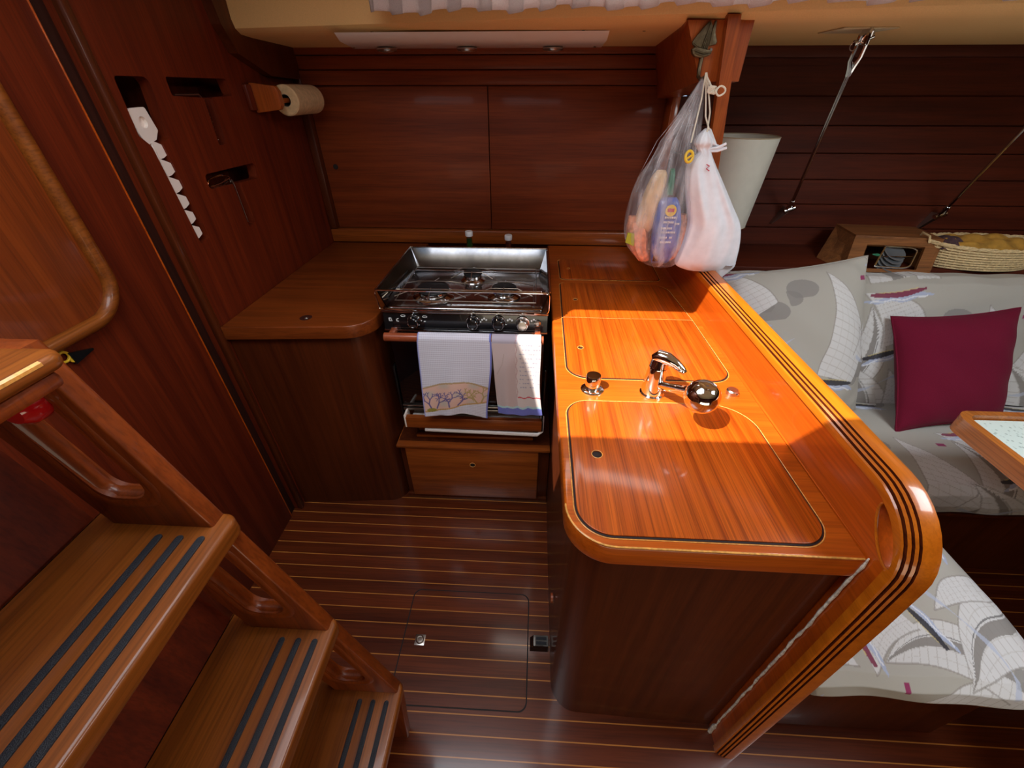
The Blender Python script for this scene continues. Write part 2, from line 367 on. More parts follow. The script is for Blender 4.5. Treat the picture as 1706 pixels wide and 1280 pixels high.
# galley back wall (outboard side): carcass, top rail boards, two panels, bottom rail
S('wall_back', MB().box((-1.02, 2.085, 0), (0.56, 2.12, 1.66)), 'wall_x')
S('trim_1', MB().box((-1.0, 2.035, 1.632), (0.53, 2.085, 1.656), 0.002).box((-1.0, 2.045, 1.585), (0.53, 2.085, 1.630), 0.003).box((-1.0, 2.035, 1.534), (0.53, 2.085, 1.583), 0.005), 'wall_x')
S('trim_2', MB().box((-1.0, 2.03, 0.90), (0.56, 2.085, 0.962), 0.006), 'tray_front')
for i, (a, b) in enumerate(((-0.965, -0.2055), (-0.2015, 0.53))):
    p = put('sliding_locker_door', MB().box((a, 2.06, 0.964), (b, 2.082, 1.532), 0.002), 'wall_x', label=('left' if i == 0 else 'right')+' flat wooden locker panel on the back wall, '+('with a small finger hole' if i == 0 else 'nearer the hanging bags'), cat='cupboard door', group='sliding locker panels')
    if i == 0:
        put('finger_hole', MB().lathe([(0.011, 0), (0.011, 0.003)], (-0.915, 2.0595, 1.232), (0, -1, 0)), 'groove', p)
# hull side of the saloon: nine level planks
hull = MB()
z = 0.60
while z < 1.64:
    t = min(z+0.0985, 1.655)
    y0 = 2.02+0.06*(z-0.9)/0.7
    hull.box((0.56, y0, z), (3.6, y0+0.05, t-0.0008), 0.0018, seg=1); z += 0.1
S('wall_hull', hull, 'hull')
S('wall_hull_lining', MB().box((0.62, 2.072, 0), (3.6, 2.10, 1.655)), 'hull')
S('trim_3', MB().box((0.56, 2.02, 1.618), (3.6, 2.06, 1.655), 0.004), 'hull')
# left bulkhead of the galley with the three tool slots
wl = S('wall_left', MB().box((-1.03, 1.10, 0), (-1.0, 2.10, 1.95)), 'wall_z')
c = MB()
c.prism(rp([(1.155, 1.547), (1.262, 1.547), (1.246, 1.412), (1.215, 1.402), (1.240, 1.150), (1.196, 1.143), (1.176, 1.400), (1.150, 1.425)], [0.01, 0.018, 0.012, 0.004, 0.008, 0.004, 0.02, 0.01], 4), -1.05, -0.98, 'x')
c.prism(rp([(1.322, 1.548), (1.583, 1.548), (1.590, 1.503), (1.484, 1.500), (1.478, 1.376), (1.440, 1.376), (1.446, 1.500), (1.320, 1.506)], 0.006, 4), -1.05, -0.98, 'x')
c.prism(rp([(1.323, 1.311), (1.590, 1.309), (1.580, 1.260), (1.476, 1.264), (1.482, 1.132), (1.440, 1.128), (1.437, 1.266), (1.323, 1.270)], [0.012, 0.012, 0.012, 0.003, 0.005, 0.005, 0.003, 0.012], 4), -1.05, -0.98, 'x')
cut(wl, c)
S('wall_tool_recess', MB().box((-1.14, 1.12, 1.10), (-1.13, 1.62, 1.60)).box((-1.14, 1.11, 1.09), (-1.031, 1.12, 1.61)).box((-1.14, 1.62, 1.09), (-1.031, 1.63, 1.61)).box((-1.14, 1.12, 1.6), (-1.031, 1.62, 1.61)).box((-1.14, 1.12, 1.09), (-1.031, 1.62, 1.1)), 'wall_z')
S('trim_4', MB().box((-1.012, 1.098, 0), (-0.992, 1.118, 1.95), 0.004).box((-1.006, 1.120, 0), (-0.998, 1.128, 1.95), 0.002), 'dark_z')
S('trim_5', MB().box((-1.055, 1.056, 0), (-1.03, 1.10, 1.95)), wood('dark_gap_wood', (0.022, 0.004, 0.001), (0.036, 0.006, 0.0015), 'z', rough=0.6, coat=0.0))
S('wall_aft', MB().box((-1.06, -1.6, 0), (-1.02, 1.056, 1.95), 0.003), 'wall_z')
S('trim_6', MB().box((-1.022, 1.0545, 0), (-1.0185, 1.0585, 1.95), 0.001), 'edge_y')
# beam cleat following the deck edge, upright trim in the corner
cl_ = MB()
up_ = [(1.672, 1.95), (1.668, 1.745), (1.672, 1.700), (1.700, 1.668), (1.84, 1.660), (2.04, 1.656)]; lo_ = [(1.590, 1.95), (1.590, 1.742), (1.602, 1.682), (1.645, 1.615), (1.815, 1.560), (2.04, 1.552)]
for k_ in range(5):
    cl_.hexa([(-1.0, *lo_[k_]), (-0.968, *lo_[k_]), (-0.968, *up_[k_]), (-1.0, *up_[k_]), (-1.0, *lo_[k_+1]), (-0.968, *lo_[k_+1]), (-0.968, *up_[k_+1]), (-1.0, *up_[k_+1])])
S('trim_7', cl_, 'dark_z')
S('trim_8', MB().box((-0.999, 2.026, 0.963), (-0.965, 2.085, 1.56), 0.006), 'dark_z')
S('wall_right', MB().box((3.6, -1.6, 0), (3.65, 2.2, 2.0)), 'hull')
S('wall_rear', MB().box((-1.7, -1.65, 0), (3.6, -1.6, 2.0)), 'hull')

# access hatch with rounded moulding on the aft bulkhead
hf = thing('access_panel', (-1.006, 0.6, 1.06), 'rounded wooden access panel framed by a raised moulding on the left bulkhead', 'panel')
out_ = rp([(0.10, 1.065), (0.893, 1.065), (0.893, 1.80), (0.10, 1.80)], [0.02, 0.105, 0.1, 0.02], 12)
put('panel', MB().prism(out_, -1.0198, -1.006, 'x'), 'stringer', hf)
fr = MB(); fr.tube([(-1.0035, y, z_) for y, z_ in rp([(0.11, 1.082), (0.878, 1.082), (0.878, 1.79), (0.11, 1.79)], [0.02, 0.09, 0.09, 0.02], 12)], 0.016, 10, closed=True)
put('moulding', fr, 'step', hf)

# ================================================================== LEFT CABINET
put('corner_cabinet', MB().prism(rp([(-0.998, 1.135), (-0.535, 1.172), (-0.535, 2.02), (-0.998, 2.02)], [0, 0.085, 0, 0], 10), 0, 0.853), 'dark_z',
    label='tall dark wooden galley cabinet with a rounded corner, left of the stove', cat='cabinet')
lw = thing('corner_worktop', (-0.76, 1.6, 0.853), 'small wooden worktop with a rounded corner left of the stove', 'worktop')
plan = rp([(-0.998, 1.118), (-0.518, 1.150), (-0.518, 2.028), (-0.998, 2.028)], [0, 0.10, 0, 0], 12)
put('top', MB().prism(plan, 0.853, 0.900, bev=0.004), 'top_x', lw)
put('lid_ring', MB().lathe([(0.020, 0), (0.020, 0.0015), (0.012, 0.0015)], (-0.752, 1.20, 0.8985)).lathe([(0.006, 0.0), (0.006, 0.004)], (-0.752, 1.20, 0.8985)), 'dullsteel', lw)

# ================================================================== SINK CABINET (ISLAND)
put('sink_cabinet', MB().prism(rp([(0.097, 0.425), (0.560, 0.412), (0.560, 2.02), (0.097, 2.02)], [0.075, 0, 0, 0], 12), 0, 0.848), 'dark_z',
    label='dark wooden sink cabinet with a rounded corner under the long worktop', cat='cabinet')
wt = thing('sink_worktop', (0.3, 1.2, 0.848), 'long orange varnished wooden worktop around the sink tap, right of the stove', 'worktop')
plan = rp([(0.073, 0.398), (0.562, 0.396), (0.562, 2.028), (0.073, 2.028)], [0.085, 0, 0, 0.0], 14)
put('top', MB().prism(plan, 0.848, 0.900, bev=0.005), 'edge', wt)
cv = MB(); cv.hexa([(0.562, 0.40, 0.9), (0.563, 0.40, 0.9), (0.563, 2.02, 0.9), (0.550, 2.02, 0.9), (0.562, 0.40, 0.901), (0.563, 0.40, 0.901), (0.563, 2.02, 0.912), (0.5625, 2.02, 0.912)]); put('corner_bead', cv, 'edge_y', wt)
put('edge_wear', MB().tube([(x, y, 0.9005) for x, y in rp([(0.0745, 1.0), (0.0745, 0.3995), (0.555, 0.3975)], [0, 0.084, 0], 14)][1:], 0.0018, 6), 'inlay', wt)
def lid(poly, rad, label, hole, along_seam=None, grp='sink worktop lids'):
    xs = [p[0] for p in poly]; ys = [p[1] for p in poly]
    t = thing('worktop_lid', (sum(xs)/len(xs), sum(ys)/len(ys), 0.9), label, 'lid', grp)
    o = put('board', MB().prism(rp(poly, rad, 12), 0.9001, 0.9035, bev=0.001), 'lid', t)
    big = [(x+(0.0035 if x > sum(xs)/len(xs) else -0.0035), y+(0.0035 if y > sum(ys)/len(ys) else -0.0035)) for x, y in poly]
    put('gap', MB().prism(rp(big, [r_+0.0035 if r_ > 0 else 0 for r_ in rad], 12), 0.8990, 0.9008), 'groove', t)
    big2 = [(x+(0.0052 if x > sum(xs)/len(xs) else -0.0052), y+(0.0052 if y > sum(ys)/len(ys) else -0.0052)) for x, y in poly]
    put('worn_rim', MB().tube([(x, y, 0.9002) for x, y in rp(big2, [r_+0.005 if r_ > 0 else 0 for r_ in rad], 12)], 0.0010, 6, closed=True), 'inlay', t)
    if hole:
        hx, hy, hr = hole
        cut(o, MB().lathe([(hr, 0.895), (hr, 0.91)], (hx, hy, 0)))
        put('hole_ring', MB().tube([(hx+(hr+0.0006)*math.cos(a*PI/12), hy+(hr+0.0006)*math.sin(a*PI/12), 0.9036) for a in range(24)], 0.0009, 6, closed=True), 'inlay', t)
    return t
lid([(0.118, 1.585), (0.510, 1.585), (0.520, 1.800), (0.118, 1.815)], [0.02, 0.02, 0.02, 0.02], 'small wooden worktop lid at the far end, in shade below the hanging bags', (0.155, 1.70, 0.006))
lid([(0.109, 1.246), (0.531, 1.246), (0.515, 1.535), (0.114, 1.545)], [0, 0, 0.06, 0.02], 'wooden worktop lid half in shade, second from the far end', (0.160, 1.385, 0.008))
lid([(0.105, 0.893), (0.533, 0.893), (0.531, 1.2395), (0.109, 1.2395)], [0.055, 0.05, 0, 0], 'sunlit wooden worktop lid just behind the tap', (0.150, 1.044, 0.008))
lid([(0.094, 0.420), (0.520, 0.420), (0.516, 0.790), (0.096, 0.790)], [0.06, 0.05, 0.085, 0.05], 'largest wooden sink lid at the near end, with a round finger hole', (0.147, 0.610, 0.0105))
# small finger pull and the black latch at the cabinet foot
put('finger_pull', MB().lathe([(0.014, 0), (0.014, 0.006), (0.009, 0.008)], (0.092, 0.62, 0.28), (-1, 0, 0)), 'redwood', label='small round wooden finger pull on the side of the sink cabinet', cat='handle')
bl = thing('door_stop', (0.055, 0.60, 0), 'small black plastic latch block on the floor against the sink cabinet', 'latch')
put('block', MB().hexa([(0.030, 0.580, 0), (0.090, 0.580, 0), (0.090, 0.622, 0), (0.030, 0.622, 0), (0.042, 0.585, 0.030), (0.090, 0.585, 0.030), (0.090, 0.618, 0.030), (0.042, 0.618, 0.030)]), 'black', bl)
put('rib', MB().box((0.050, 0.590, 0.030), (0.085, 0.598, 0.033)).box((0.050, 0.604, 0.030), (0.085, 0.612, 0.033)), 'rubber', bl)

# ------------------------------------------------------------------ partition with moulded cap and hand hold
pt_ = thing('galley_partition', (0.585, 1.1, 0), 'sunlit wooden partition with a rounded grooved cap, dividing the galley from the settee', 'partition')
outline = rp([(0.352, 0.0), (0.345, 0.985), (0.39, 1.0), (1.60, 1.0), (1.98, 1.0), (1.98, 0.0)], [0, 0, 0, 0, 0, 0])
outline = [(0.366, 0), (0.368, 0.86), (0.370, 0.915), (0.382, 0.950), (0.402, 0.980), (0.432, 0.998), (0.47, 1.004), (1.95, 1.008), (1.95, 0)]
pn = put('panel', MB().prism(outline, 0.562, 0.612, 'x'), 'edge_y', pt_)
hh = []
for i in range(24):
    a = 2*PI*i/24; ca_, sa_ = 0.052*math.cos(a), 0.0185*math.sin(a); hh.append((0.4025+0.66*ca_-0.75*sa_, 0.9560+0.75*ca_+0.66*sa_))
cut(pn, MB().prism(hh, 0.54, 0.62, 'x'))
put('hand_hold', MB().tube([(0.563, y, z_) for y, z_ in hh], 0.0022, 8, closed=True), 'cap', pt_)
# the cap sweeps along the top edge, round the corner and down to the floor
def cap_path():
    p = [(1.95, 1.012), (1.6, 1.012), (1.2, 1.012), (0.8, 1.011), (0.60, 1.011), (0.52, 1.010)]
    c_ = (0.470, 0.906); r_ = 0.104
    for i in range(11):
        a = PI/2+PI/2*i/10; p.append((c_[0]+r_*math.cos(a), c_[1]+r_*math.sin(a)))
    p += [(0.364, 0.80), (0.362, 0.6), (0.361, 0.3), (0.361, 0.0)]
    return p
cp = cap_path()
sec = [(0.5575, -0.004), (0.5570, 0.006), (0.5580, 0.0105), (0.5605, 0.0125), (0.5610, 0.0080), (0.5635, 0.0085), (0.5640, 0.0150), (0.5680, 0.0170), (0.5685, 0.0125), (0.5712, 0.0130), (0.5717, 0.0185), (0.5760, 0.0200), (0.5765, 0.0160), (0.5790, 0.0165),
       (0.5795, 0.0215), (0.596, 0.0240), (0.606, 0.0225), (0.613, 0.0150), (0.6155, 0.0), (0.614, -0.016), (0.595, -0.018)]
cb = MB(); rings = []
for i, (y, z_) in enumerate(cp):
    a = Vector(cp[max(i-1, 0)]); b = Vector(cp[min(i+1, len(cp)-1)]); t = (b-a).normalized(); nrm = Vector((t.y, -t.x))
    if nrm.dot(Vector((y-0.8, z_-0.5))) < 0: nrm = -nrm
    rings.append([cb.bm.verts.new((x, y+nrm.x*h, z_+nrm.y*h)) for x, h in sec])
n = len(sec); dark_faces = []
for A, B in zip(rings[:-1], rings[1:]):
    for j in range(n):
        f = cb.bm.faces.new((A[j], A[(j+1) % n], B[(j+1) % n], B[j]))
        if j in (3, 4, 5, 7, 8, 9, 11, 12, 13): f.material_index = 1
cb.bm.faces.new(rings[0]); cb.bm.faces.new(rings[-1][::-1]); bmesh.ops.recalc_face_normals(cb.bm, faces=cb.bm.faces[:])
co = put('cap', cb, 'cap', pt_, ang=50); HC = MB().prism(hh, 0.54, 0.64, 'x'); co.data.materials.append(wood('dark_inlay_wood', (0.07, 0.012, 0.004), (0.13, 0.022, 0.006), 'y')); cut(co, HC)
ck = [(0.5585+random.uniform(-.0012, .0012), 0.3965+random.uniform(-.001, .001), 0.905-0.903*i/40) for i in range(41)]
put('caulk_bead', MB().tube(ck, [0.0012+0.0022*abs(math.sin(i*1.7))+(0.003 if i > 37 else 0) for i in range(41)], 6), 'caulk', pt_)

# ------------------------------------------------------------------ post and knee at the deck edge
kb = thing('deck_knee', (0.48, 1.5, 1.538), 'orange-brown wooden knee block under the deck edge, above the hanging bags', 'block')
put('block', MB().hexa([(0.446, 1.425, 1.538), (0.553, 1.425, 1.538), (0.553, 2.05, 1.49), (0.49, 2.05, 1.49), (0.383, 1.425, 1.666), (0.553, 1.425, 1.666), (0.553, 2.05, 1.656), (0.445, 2.05, 1.656)]), 'post', kb)
put('screw', MB().lathe([(0.004, 0), (0.003, 0.0015)], (0.459, 1.4245, 1.606), (0, -1, 0)), 'dullsteel', kb)
put('bulkhead_post', MB().hexa([(0.553, 1.400, 1.037), (0.588, 1.400, 1.037), (0.588, 1.424, 1.030), (0.553, 1.424, 1.030), (0.476, 1.402, 1.674), (0.508, 1.402, 1.674), (0.508, 1.424, 1.674), (0.476, 1.424, 1.674)]), 'post',
    label='narrow upright wooden post rising from the partition cap to the deck edge', cat='post')
S('trim_9', MB().box((0.53, 1.97, 0.90), (0.562, 2.085, 1.52), 0.004), 'post')

# ================================================================== FLOOR HATCH
fh = thing('floor_hatch', (-0.19, 0.59, 0), 'rounded rectangular hatch in the striped cabin floor with a steel ring', 'hatch')
pl = [(-0.404, 0.412), (0.024, 0.412), (0.026, 0.768), (-0.402, 0.768)]
put('groove', MB().prism(rp(pl, 0.028, 8), -0.002, 0.0006), 'groove', fh)
put('panel', MB().prism(rp([(-0.4000, 0.4158), (0.0200, 0.4158), (0.0220, 0.7642), (-0.3980, 0.7642)], 0.026, 8), 0.0001, 0.0012), 'floor', fh)
rg = MB().box((-0.360, 0.578, 0.001), (-0.326, 0.612, 0.003), 0.001)
rg.tube([(-0.343+0.012*math.cos(a*PI/10), 0.595+0.012*math.sin(a*PI/10), 0.0045) for a in range(20)], 0.0022, 6, closed=True)
put('lifting_ring', rg, 'dullsteel', fh)

# ================================================================== STOVE
st = thing('gimballed_stove', (-0.22, 1.43, 0.44), 'stainless and black gimballed gas stove with oven, three burners and a steel pot guard', 'stove')
SX0, SX1, SY0, SY1 = -0.492, 0.056, 1.212, 1.640
put('oven_body', MB().box((SX0+0.012, SY0+0.03, 0.49), (SX1-0.012, SY1, 0.905), 0.006), 'black', st)
put('oven_door', MB().box((SX0+0.006, SY0+0.006, 0.515), (SX1-0.006, SY0+0.03, 0.850), 0.005).box((SX0+0.02, SY0+0.003, 0.535), (SX1-0.02, SY0+0.008, 0.83), 0.002), 'blackglass', st)
put('door_trim', MB().box((SX0+0.006, SY0-0.001, 0.520), (SX1-0.006, SY0+0.008, 0.528), 0.002).box((SX0+0.006, SY0, 0.500), (SX1-0.006, SY0+0.012, 0.512), 0.002), 'dullsteel', st)
# control panel leans back a little
cp_ = put('control_panel', MB().hexa([(SX0, SY0-0.004, 0.862), (SX1, SY0-0.004, 0.862), (SX1, SY0+0.03, 0.862), (SX0, SY0+0.03, 0.862), (SX0, SY0+0.004, 0.926), (SX1, SY0+0.004, 0.926), (SX1, SY0+0.03, 0.926), (SX0, SY0+0.03, 0.926)]), 'black', st)
put('panel_trim', MB().box((SX0-0.002, SY0-0.008, 0.855), (SX1+0.002, SY0+0.004, 0.8615), 0.002).box((SX0+0.02, SY0-0.005, 0.8655), (SX1-0.03, SY0-0.001, 0.8675)).box((SX0+0.004, SY0+0.0005, 0.9185), (SX1-0.004, SY0+0.005, 0.9200)), 'steel', cp_)
for kx in (-0.388, -0.190, -0.105, -0.026):
    k = MB(); k.lathe([(0.022, 0), (0.0225, 0.004), (0.019, 0.007), (0.0165, 0.011), (0.0160, 0.024), (0.0135, 0.0265), (0.004, 0.027)], (kx, SY0, 0.893), (0, -1, 0.06), 28)
    ko = put('knob', k, 'black' if kx < -0.03 else 'dullsteel', st)
    put('ring', MB().tube([(kx+0.0162*math.cos(a*PI/12), SY0-0.0235, 0.8915+0.0162*math.sin(a*PI/12)) for a in range(24)], 0.0011, 6, closed=True).tube([(kx+0.0226*math.cos(a*PI/12), SY0-0.003, 0.893+0.0226*math.sin(a*PI/12)) for a in range(24)], 0.0008, 6, closed=True), 'chrome', ko)
    put('pointer', MB().box((kx-0.007, SY0-0.022, 0.903), (kx-0.003, SY0-0.006, 0.914), 0.001).box((kx-0.007, SY0-0.024, 0.8995), (kx+0.002, SY0-0.020, 0.903), 0.001), 'chrome', ko)
put('button', MB().lathe([(0.011, 0), (0.011, 0.004), (0.006, 0.006), (0.005, 0.003)], (0.024, SY0-0.001, 0.893), (0, -1, 0)), 'dullsteel', st)
def marks():
    b = MB(); y = SY0-0.0035
    def oval(cx, cz, rx, rz, t=0.0009):
        b.tube([(cx+rx*math.cos(a*PI/10), y+(cz-0.893)*0.06+0.003, cz+rz*math.sin(a*PI/10)) for a in range(20)], t, 5, closed=True)
    oval(-0.425, 0.909, 0.0075, 0.0032); oval(-0.352, 0.907, 0.0075, 0.0032)
    for kx in (-0.190, -0.105, -0.026):     # three-dot burner signs
        for dx, dz in ((0.030, 0.008), (0.037, 0.0125), (0.044, 0.008)):
            b.lathe([(0.0032, 0), (0.0032, 0.001)], (kx+dx, y+0.004, 0.893+dz), (0, -1, 0.06), 10)
    b.box((-0.474, y, 0.890), (-0.470, y+0.004, 0.900)).box((-0.474, y, 0.890), (-0.463, y+0.004, 0.8915)).box((-0.466, y, 0.890), (-0.4645, y+0.004, 0.901)).box((-0.474, y, 0.8995), (-0.4645, y+0.004, 0.901))
    b.box((-0.449, y, 0.889), (-0.446, y+0.004, 0.900)).box((-0.449, y, 0.8985), (-0.441, y+0.004, 0.900)).box((-0.449, y, 0.889), (-0.441, y+0.004, 0.8905))
    b.box((-0.366, y, 0.8925), (-0.362, y+0.004, 0.8945)).box((-0.356, y, 0.890), (-0.350, y+0.004, 0.892)).box((-0.167, y, 0.892), (-0.163, y+0.004, 0.896)).box((-0.083, y, 0.885), (-0.078, y+0.004, 0.887))
    return b
put('printed_symbols', marks(), 'mark', cp_)
# wooden door handle bar
put('handle', MB().tube([(-0.478, 1.155, 0.860), (-0.2, 1.155, 0.860), (0.044, 1.155, 0.860)], [0.0145, 0.0145, 0.0145], 14).box((-0.47, 1.16, 0.850), (-0.45, 1.215, 0.866), 0.003).box((0.015, 1.16, 0.850), (0.035, 1.215, 0.866), 0.003), 'redwood', st)
# hob tray, raised polished guard on three sides and a wire rail in front
MBK = plain('matte_black_iron', (0.010, 0.010, 0.011), 0.5, spec=0.3)
hob = MB(); hob.box((SX0-0.002, SY0-0.006, 0.922), (SX1+0.002, SY1, 0.930), 0.003); hob.box((SX0+0.026, 1.565, 0.930), (SX1-0.024, 1.604, 0.937), 0.003)
put('hob_plate', hob, plain('dark_satin_steel', (0.52, 0.51, 0.52), 0.2, metal=1.0), st)
gd = MB()
def quad(b, p): b.bm.faces.new([b.bm.verts.new(q) for q in p])
gd.hexa([(SX0+0.020, SY0, 0.928), (SX0+0.026, SY0, 0.928), (SX0+0.026, 1.605, 0.928), (SX0+0.020, 1.605, 0.928), (SX0-0.006, SY0, 1.000), (SX0-0.001, SY0, 1.000), (SX0-0.001, 1.640, 1.000), (SX0-0.006, 1.645, 1.000)])
gd.hexa([(SX1-0.024, SY0, 0.928), (SX1-0.020, SY0, 0.928), (SX1-0.020, 1.605, 0.928), (SX1-0.024, 1.605, 0.928), (SX1-0.002, SY0, 1.000), (SX1+0.004, SY0, 1.000), (SX1+0.004, 1.645, 1.000), (SX1-0.002, 1.640, 1.000)])
gd.hexa([(SX0+0.02, 1.605, 0.928), (SX1-0.020, 1.605, 0.928), (SX1-0.020, 1.610, 0.928), (SX0+0.02, 1.610, 0.928), (SX0-0.006, 1.640, 1.000), (SX1+0.004, 1.640, 1.000), (SX1+0.004, 1.645, 1.000), (SX0-0.006, 1.645, 1.000)])
put('guard_walls', gd, plain('dark_mirror_steel', (0.15, 0.15, 0.16), 0.08, metal=1.0, noise=0.3, nscale=14), st)
rl = MB()
fr_ = rp([(SX0-0.004, 0.934), (SX1+0.002, 0.930), (SX1+0.002, 1.000), (SX0-0.012, 1.000)], [0.006, 0.012, 0.012, 0.012], 5)
rl.tube([(x, SY0-0.004, z_) for x, z_ in fr_], 0.0028, 8, closed=True)
rl.tube([(SX0-0.008, SY0, 1.001), (SX0-0.005, 1.645, 1.002), (SX1+0.004, 1.645, 1.002), (SX1+0.003, SY0, 1.001)], 0.0028, 8)
rl.tube([(SX0+0.02, SY0+0.014, 0.934), (SX1-0.02, SY0+0.014, 0.934)], 0.0028, 8)
for x in (-0.20,): rl.tube([(SX0+0.03, 1.30, 0.966), (SX1-0.02, 1.30, 0.966)], 0.0022, 6)
put('guard_rail', rl, 'chrome', st)
for bx, by, br in ((-0.342, 1.330, 0.064), (-0.094, 1.340, 0.052), (-0.222, 1.480, 0.041)):
    b = put('burner', MB().lathe([(br*1.12, 0), (br*1.14, 0.006), (br*0.92, 0.012), (br*0.80, 0.014), (br*0.82, 0.022), (br*0.70, 0.026)], (bx, by, 0.930), n=40), 'steel', st)
    put('burner_cap', MB().lathe([(br*0.80, 0.0), (br*0.86, 0.004), (br*0.82, 0.010), (br*0.3, 0.012)], (bx, by, 0.954), n=40), MBK, b)
ps = MB()
for bx, by, br in ((-0.342, 1.330, 0.064), (-0.094, 1.340, 0.052), (-0.222, 1.480, 0.041)):
    for sgn in (-1, 1):
        w_ = br*1.9
        ps.tube([(bx-w_, by+sgn*br*0.9, 0.952), (bx-br*0.9, by+sgn*br*0.55, 0.970), (bx+br*0.9, by+sgn*br*0.55, 0.970), (bx+w_, by+sgn*br*0.9, 0.952)], 0.0018, 6)
    ps.tube([(bx, by-br*1.6, 0.955), (bx, by-br*0.5, 0.972)], 0.0018, 6).tube([(bx, by+br*1.6, 0.955), (bx, by+br*0.5, 0.972)], 0.0018, 6)
ps.tube([(SX0+0.04, 1.24, 0.952), (SX1-0.04, 1.24, 0.952), (SX1-0.04, 1.55, 0.952), (SX0+0.04, 1.55, 0.952)], 0.0020, 6, closed=True)
put('pan_support', ps, 'dullsteel', st)
put('crash_bar', MB().box((-0.470, 1.168, 0.448), (0.055, 1.19, 0.500), 0.004), 'tray_front', st)
put('drip_tray', MB().tube([(-0.40, 1.175, 0.436), (0.040, 1.172, 0.430), (0.055, 1.18, 0.440), (0.057, 1.20, 0.50)], 0.008, 8).box((-0.46, 1.19, 0.44), (0.05, 1.6, 0.470), 0.006), 'tray', st)
put('gimbal_bracket', MB().box((SX1, 1.22, 0.44), (SX1+0.008, 1.25, 0.70), 0.002), 'black', st)
put('gimbal_bracket', MB().box((SX0-0.008, 1.22, 0.44), (SX0, 1.25, 0.70), 0.002), 'black', st)
put('crash_arm', MB().box((-0.476, 1.17, 0.448), (-0.468, 1.225, 0.507), 0.002), 'plastic_white', st)
put('crash_arm', MB().box((0.053, 1.17, 0.448), (0.060, 1.225, 0.507), 0.002), 'black', st)

# drawer cabinet under the stove
dc = thing('stove_drawer_cabinet', (-0.22, 1.4, 0), 'low wooden drawer cabinet with a ledge beneath the stove', 'cabinet')
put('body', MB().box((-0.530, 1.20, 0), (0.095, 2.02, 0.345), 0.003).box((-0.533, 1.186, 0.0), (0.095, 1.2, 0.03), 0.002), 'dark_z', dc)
dr = put('drawer', MB().box((-0.502, 1.178, 0.032), (0.050, 1.200, 0.328), 0.005), 'tray_front', dc)
put('finger_hole', MB().lathe([(0.011, 0), (0.011, 0.0015)], (-0.225, 1.1785, 0.240), (0, -1, 0)), 'groove', dr)
put('hole_rim', MB().tube([(-0.225+0.0115*math.cos(a*PI/10), 1.177, 0.240+0.0115*math.sin(a*PI/10)) for a in range(20)], 0.0012, 6, closed=True), 'inlay', dr)
for y_ in (1.235, 1.275):
    put('ledge_slat', MB().box((-0.46, y_-0.010, 0.345), (0.025, y_+0.010, 0.358), 0.003), 'tray_front', dc)
put('ledge', MB().box((-0.533, 1.172, 0.331), (0.095, 1.60, 0.3445), 0.003), 'tray_front', dc)

# two bottles in the niche behind the stove
for (bx, by, top, mt, lb) in ((-0.277, 1.80, 1.006, 'bottle', 'green glass bottle with a white cap standing behind the stove, left one'), (-0.106, 1.80, 0.992, 'bottle2', 'dark brown bottle with a white cap standing behind the stove, right one')):
    b = thing('bottle', (bx, by, 0.62), lb, 'bottle', 'bottles behind the stove')
    h = top-0.62
    put('glass', MB().lathe([(0.034, 0), (0.037, 0.01), (0.037, h*0.58), (0.030, h*0.72), (0.016, h*0.86), (0.0125, h*0.93), (0.0125, h-0.01)], (bx, by, 0.62), n=28), mt, b)
    put('cap', MB().lathe([(0.0155, 0), (0.0165, 0.003), (0.0165, 0.018), (0.0150, 0.021)], (bx, by, top-0.002), n=28), 'bottlecap', b)
S('trim_10', MB().box((-0.533, 1.655, 0.345), (0.095, 2.03, 0.619), 0.003), 'dark_z')

# ================================================================== TOWELS
def paint(o, fn):
    """per-vertex printed colours; fn(uv array) -> rgb array, uv stored beforehand"""
    me = o.data; uv = o['_uv']; uv = np.array(uv).reshape(-1, 2)
    rgb = fn(uv[:, 0], uv[:, 1]); a = me.color_attributes.new('print', 'FLOAT_COLOR', 'POINT')
    out = np.ones((len(me.vertices), 4)); out[:, :3] = np.clip(rgb, 0, 1); a.data.foreach_set('color', out.ravel()); del o['_uv']
def sheet(name, fn, nu, nv, mat, paintfn, size, solid, **k):
    b = MB(); b.grid(fn, nu, nv); o = put(name, b, mat, solid=solid, ang=80, **k)
    uv = np.array([[i/(nu-1)*size[0], j/(nv-1)*size[1]] for j in range(nv) for i in range(nu)]); o['_uv'] = uv.ravel().tolist()
    paint(o, paintfn); return o
def mixc(base, col, mask):
    m_ = np.clip(mask, 0, 1)[:, None]; return base*(1-m_)+np.array(col)[None, :]*m_
def seg_mask(u, v, pts, wd):
    d = np.full(u.shape, 9.0)
    for (ax, ay), (bx, by) in zip(pts[:-1], pts[1:]):
        vx, vy = bx-ax, by-ay; t = np.clip(((u-ax)*vx+(v-ay)*vy)/(vx*vx+vy*vy+1e-12), 0, 1)
        d = np.minimum(d, np.hypot(u-ax-t*vx, v-ay-t*vy))
    return np.clip((wd-d)/(wd*0.4)+0.5, 0, 1)
def coral():
    random.seed(11); segs = []
    def grow(x, y, a, l, k):
        nx, ny = x+l*math.cos(a), y+l*math.sin(a); segs.append(((x, y), (nx, ny), 0.0022*(0.75**(4-k))+0.0006))
        if k > 0:
            for da in (-0.55, 0.45): grow(nx, ny, a+da+random.uniform(-.25, .25), l*random.uniform(.62, .85), k-1)
    for x, a in ((0.030, 1.9), (0.05, 1.2), (0.10, 1.7), (0.13, 0.9), (0.20, 2.2), (0.215, 1.3)): grow(x, 0, a, 0.026, 4)
    return segs
CS = coral()
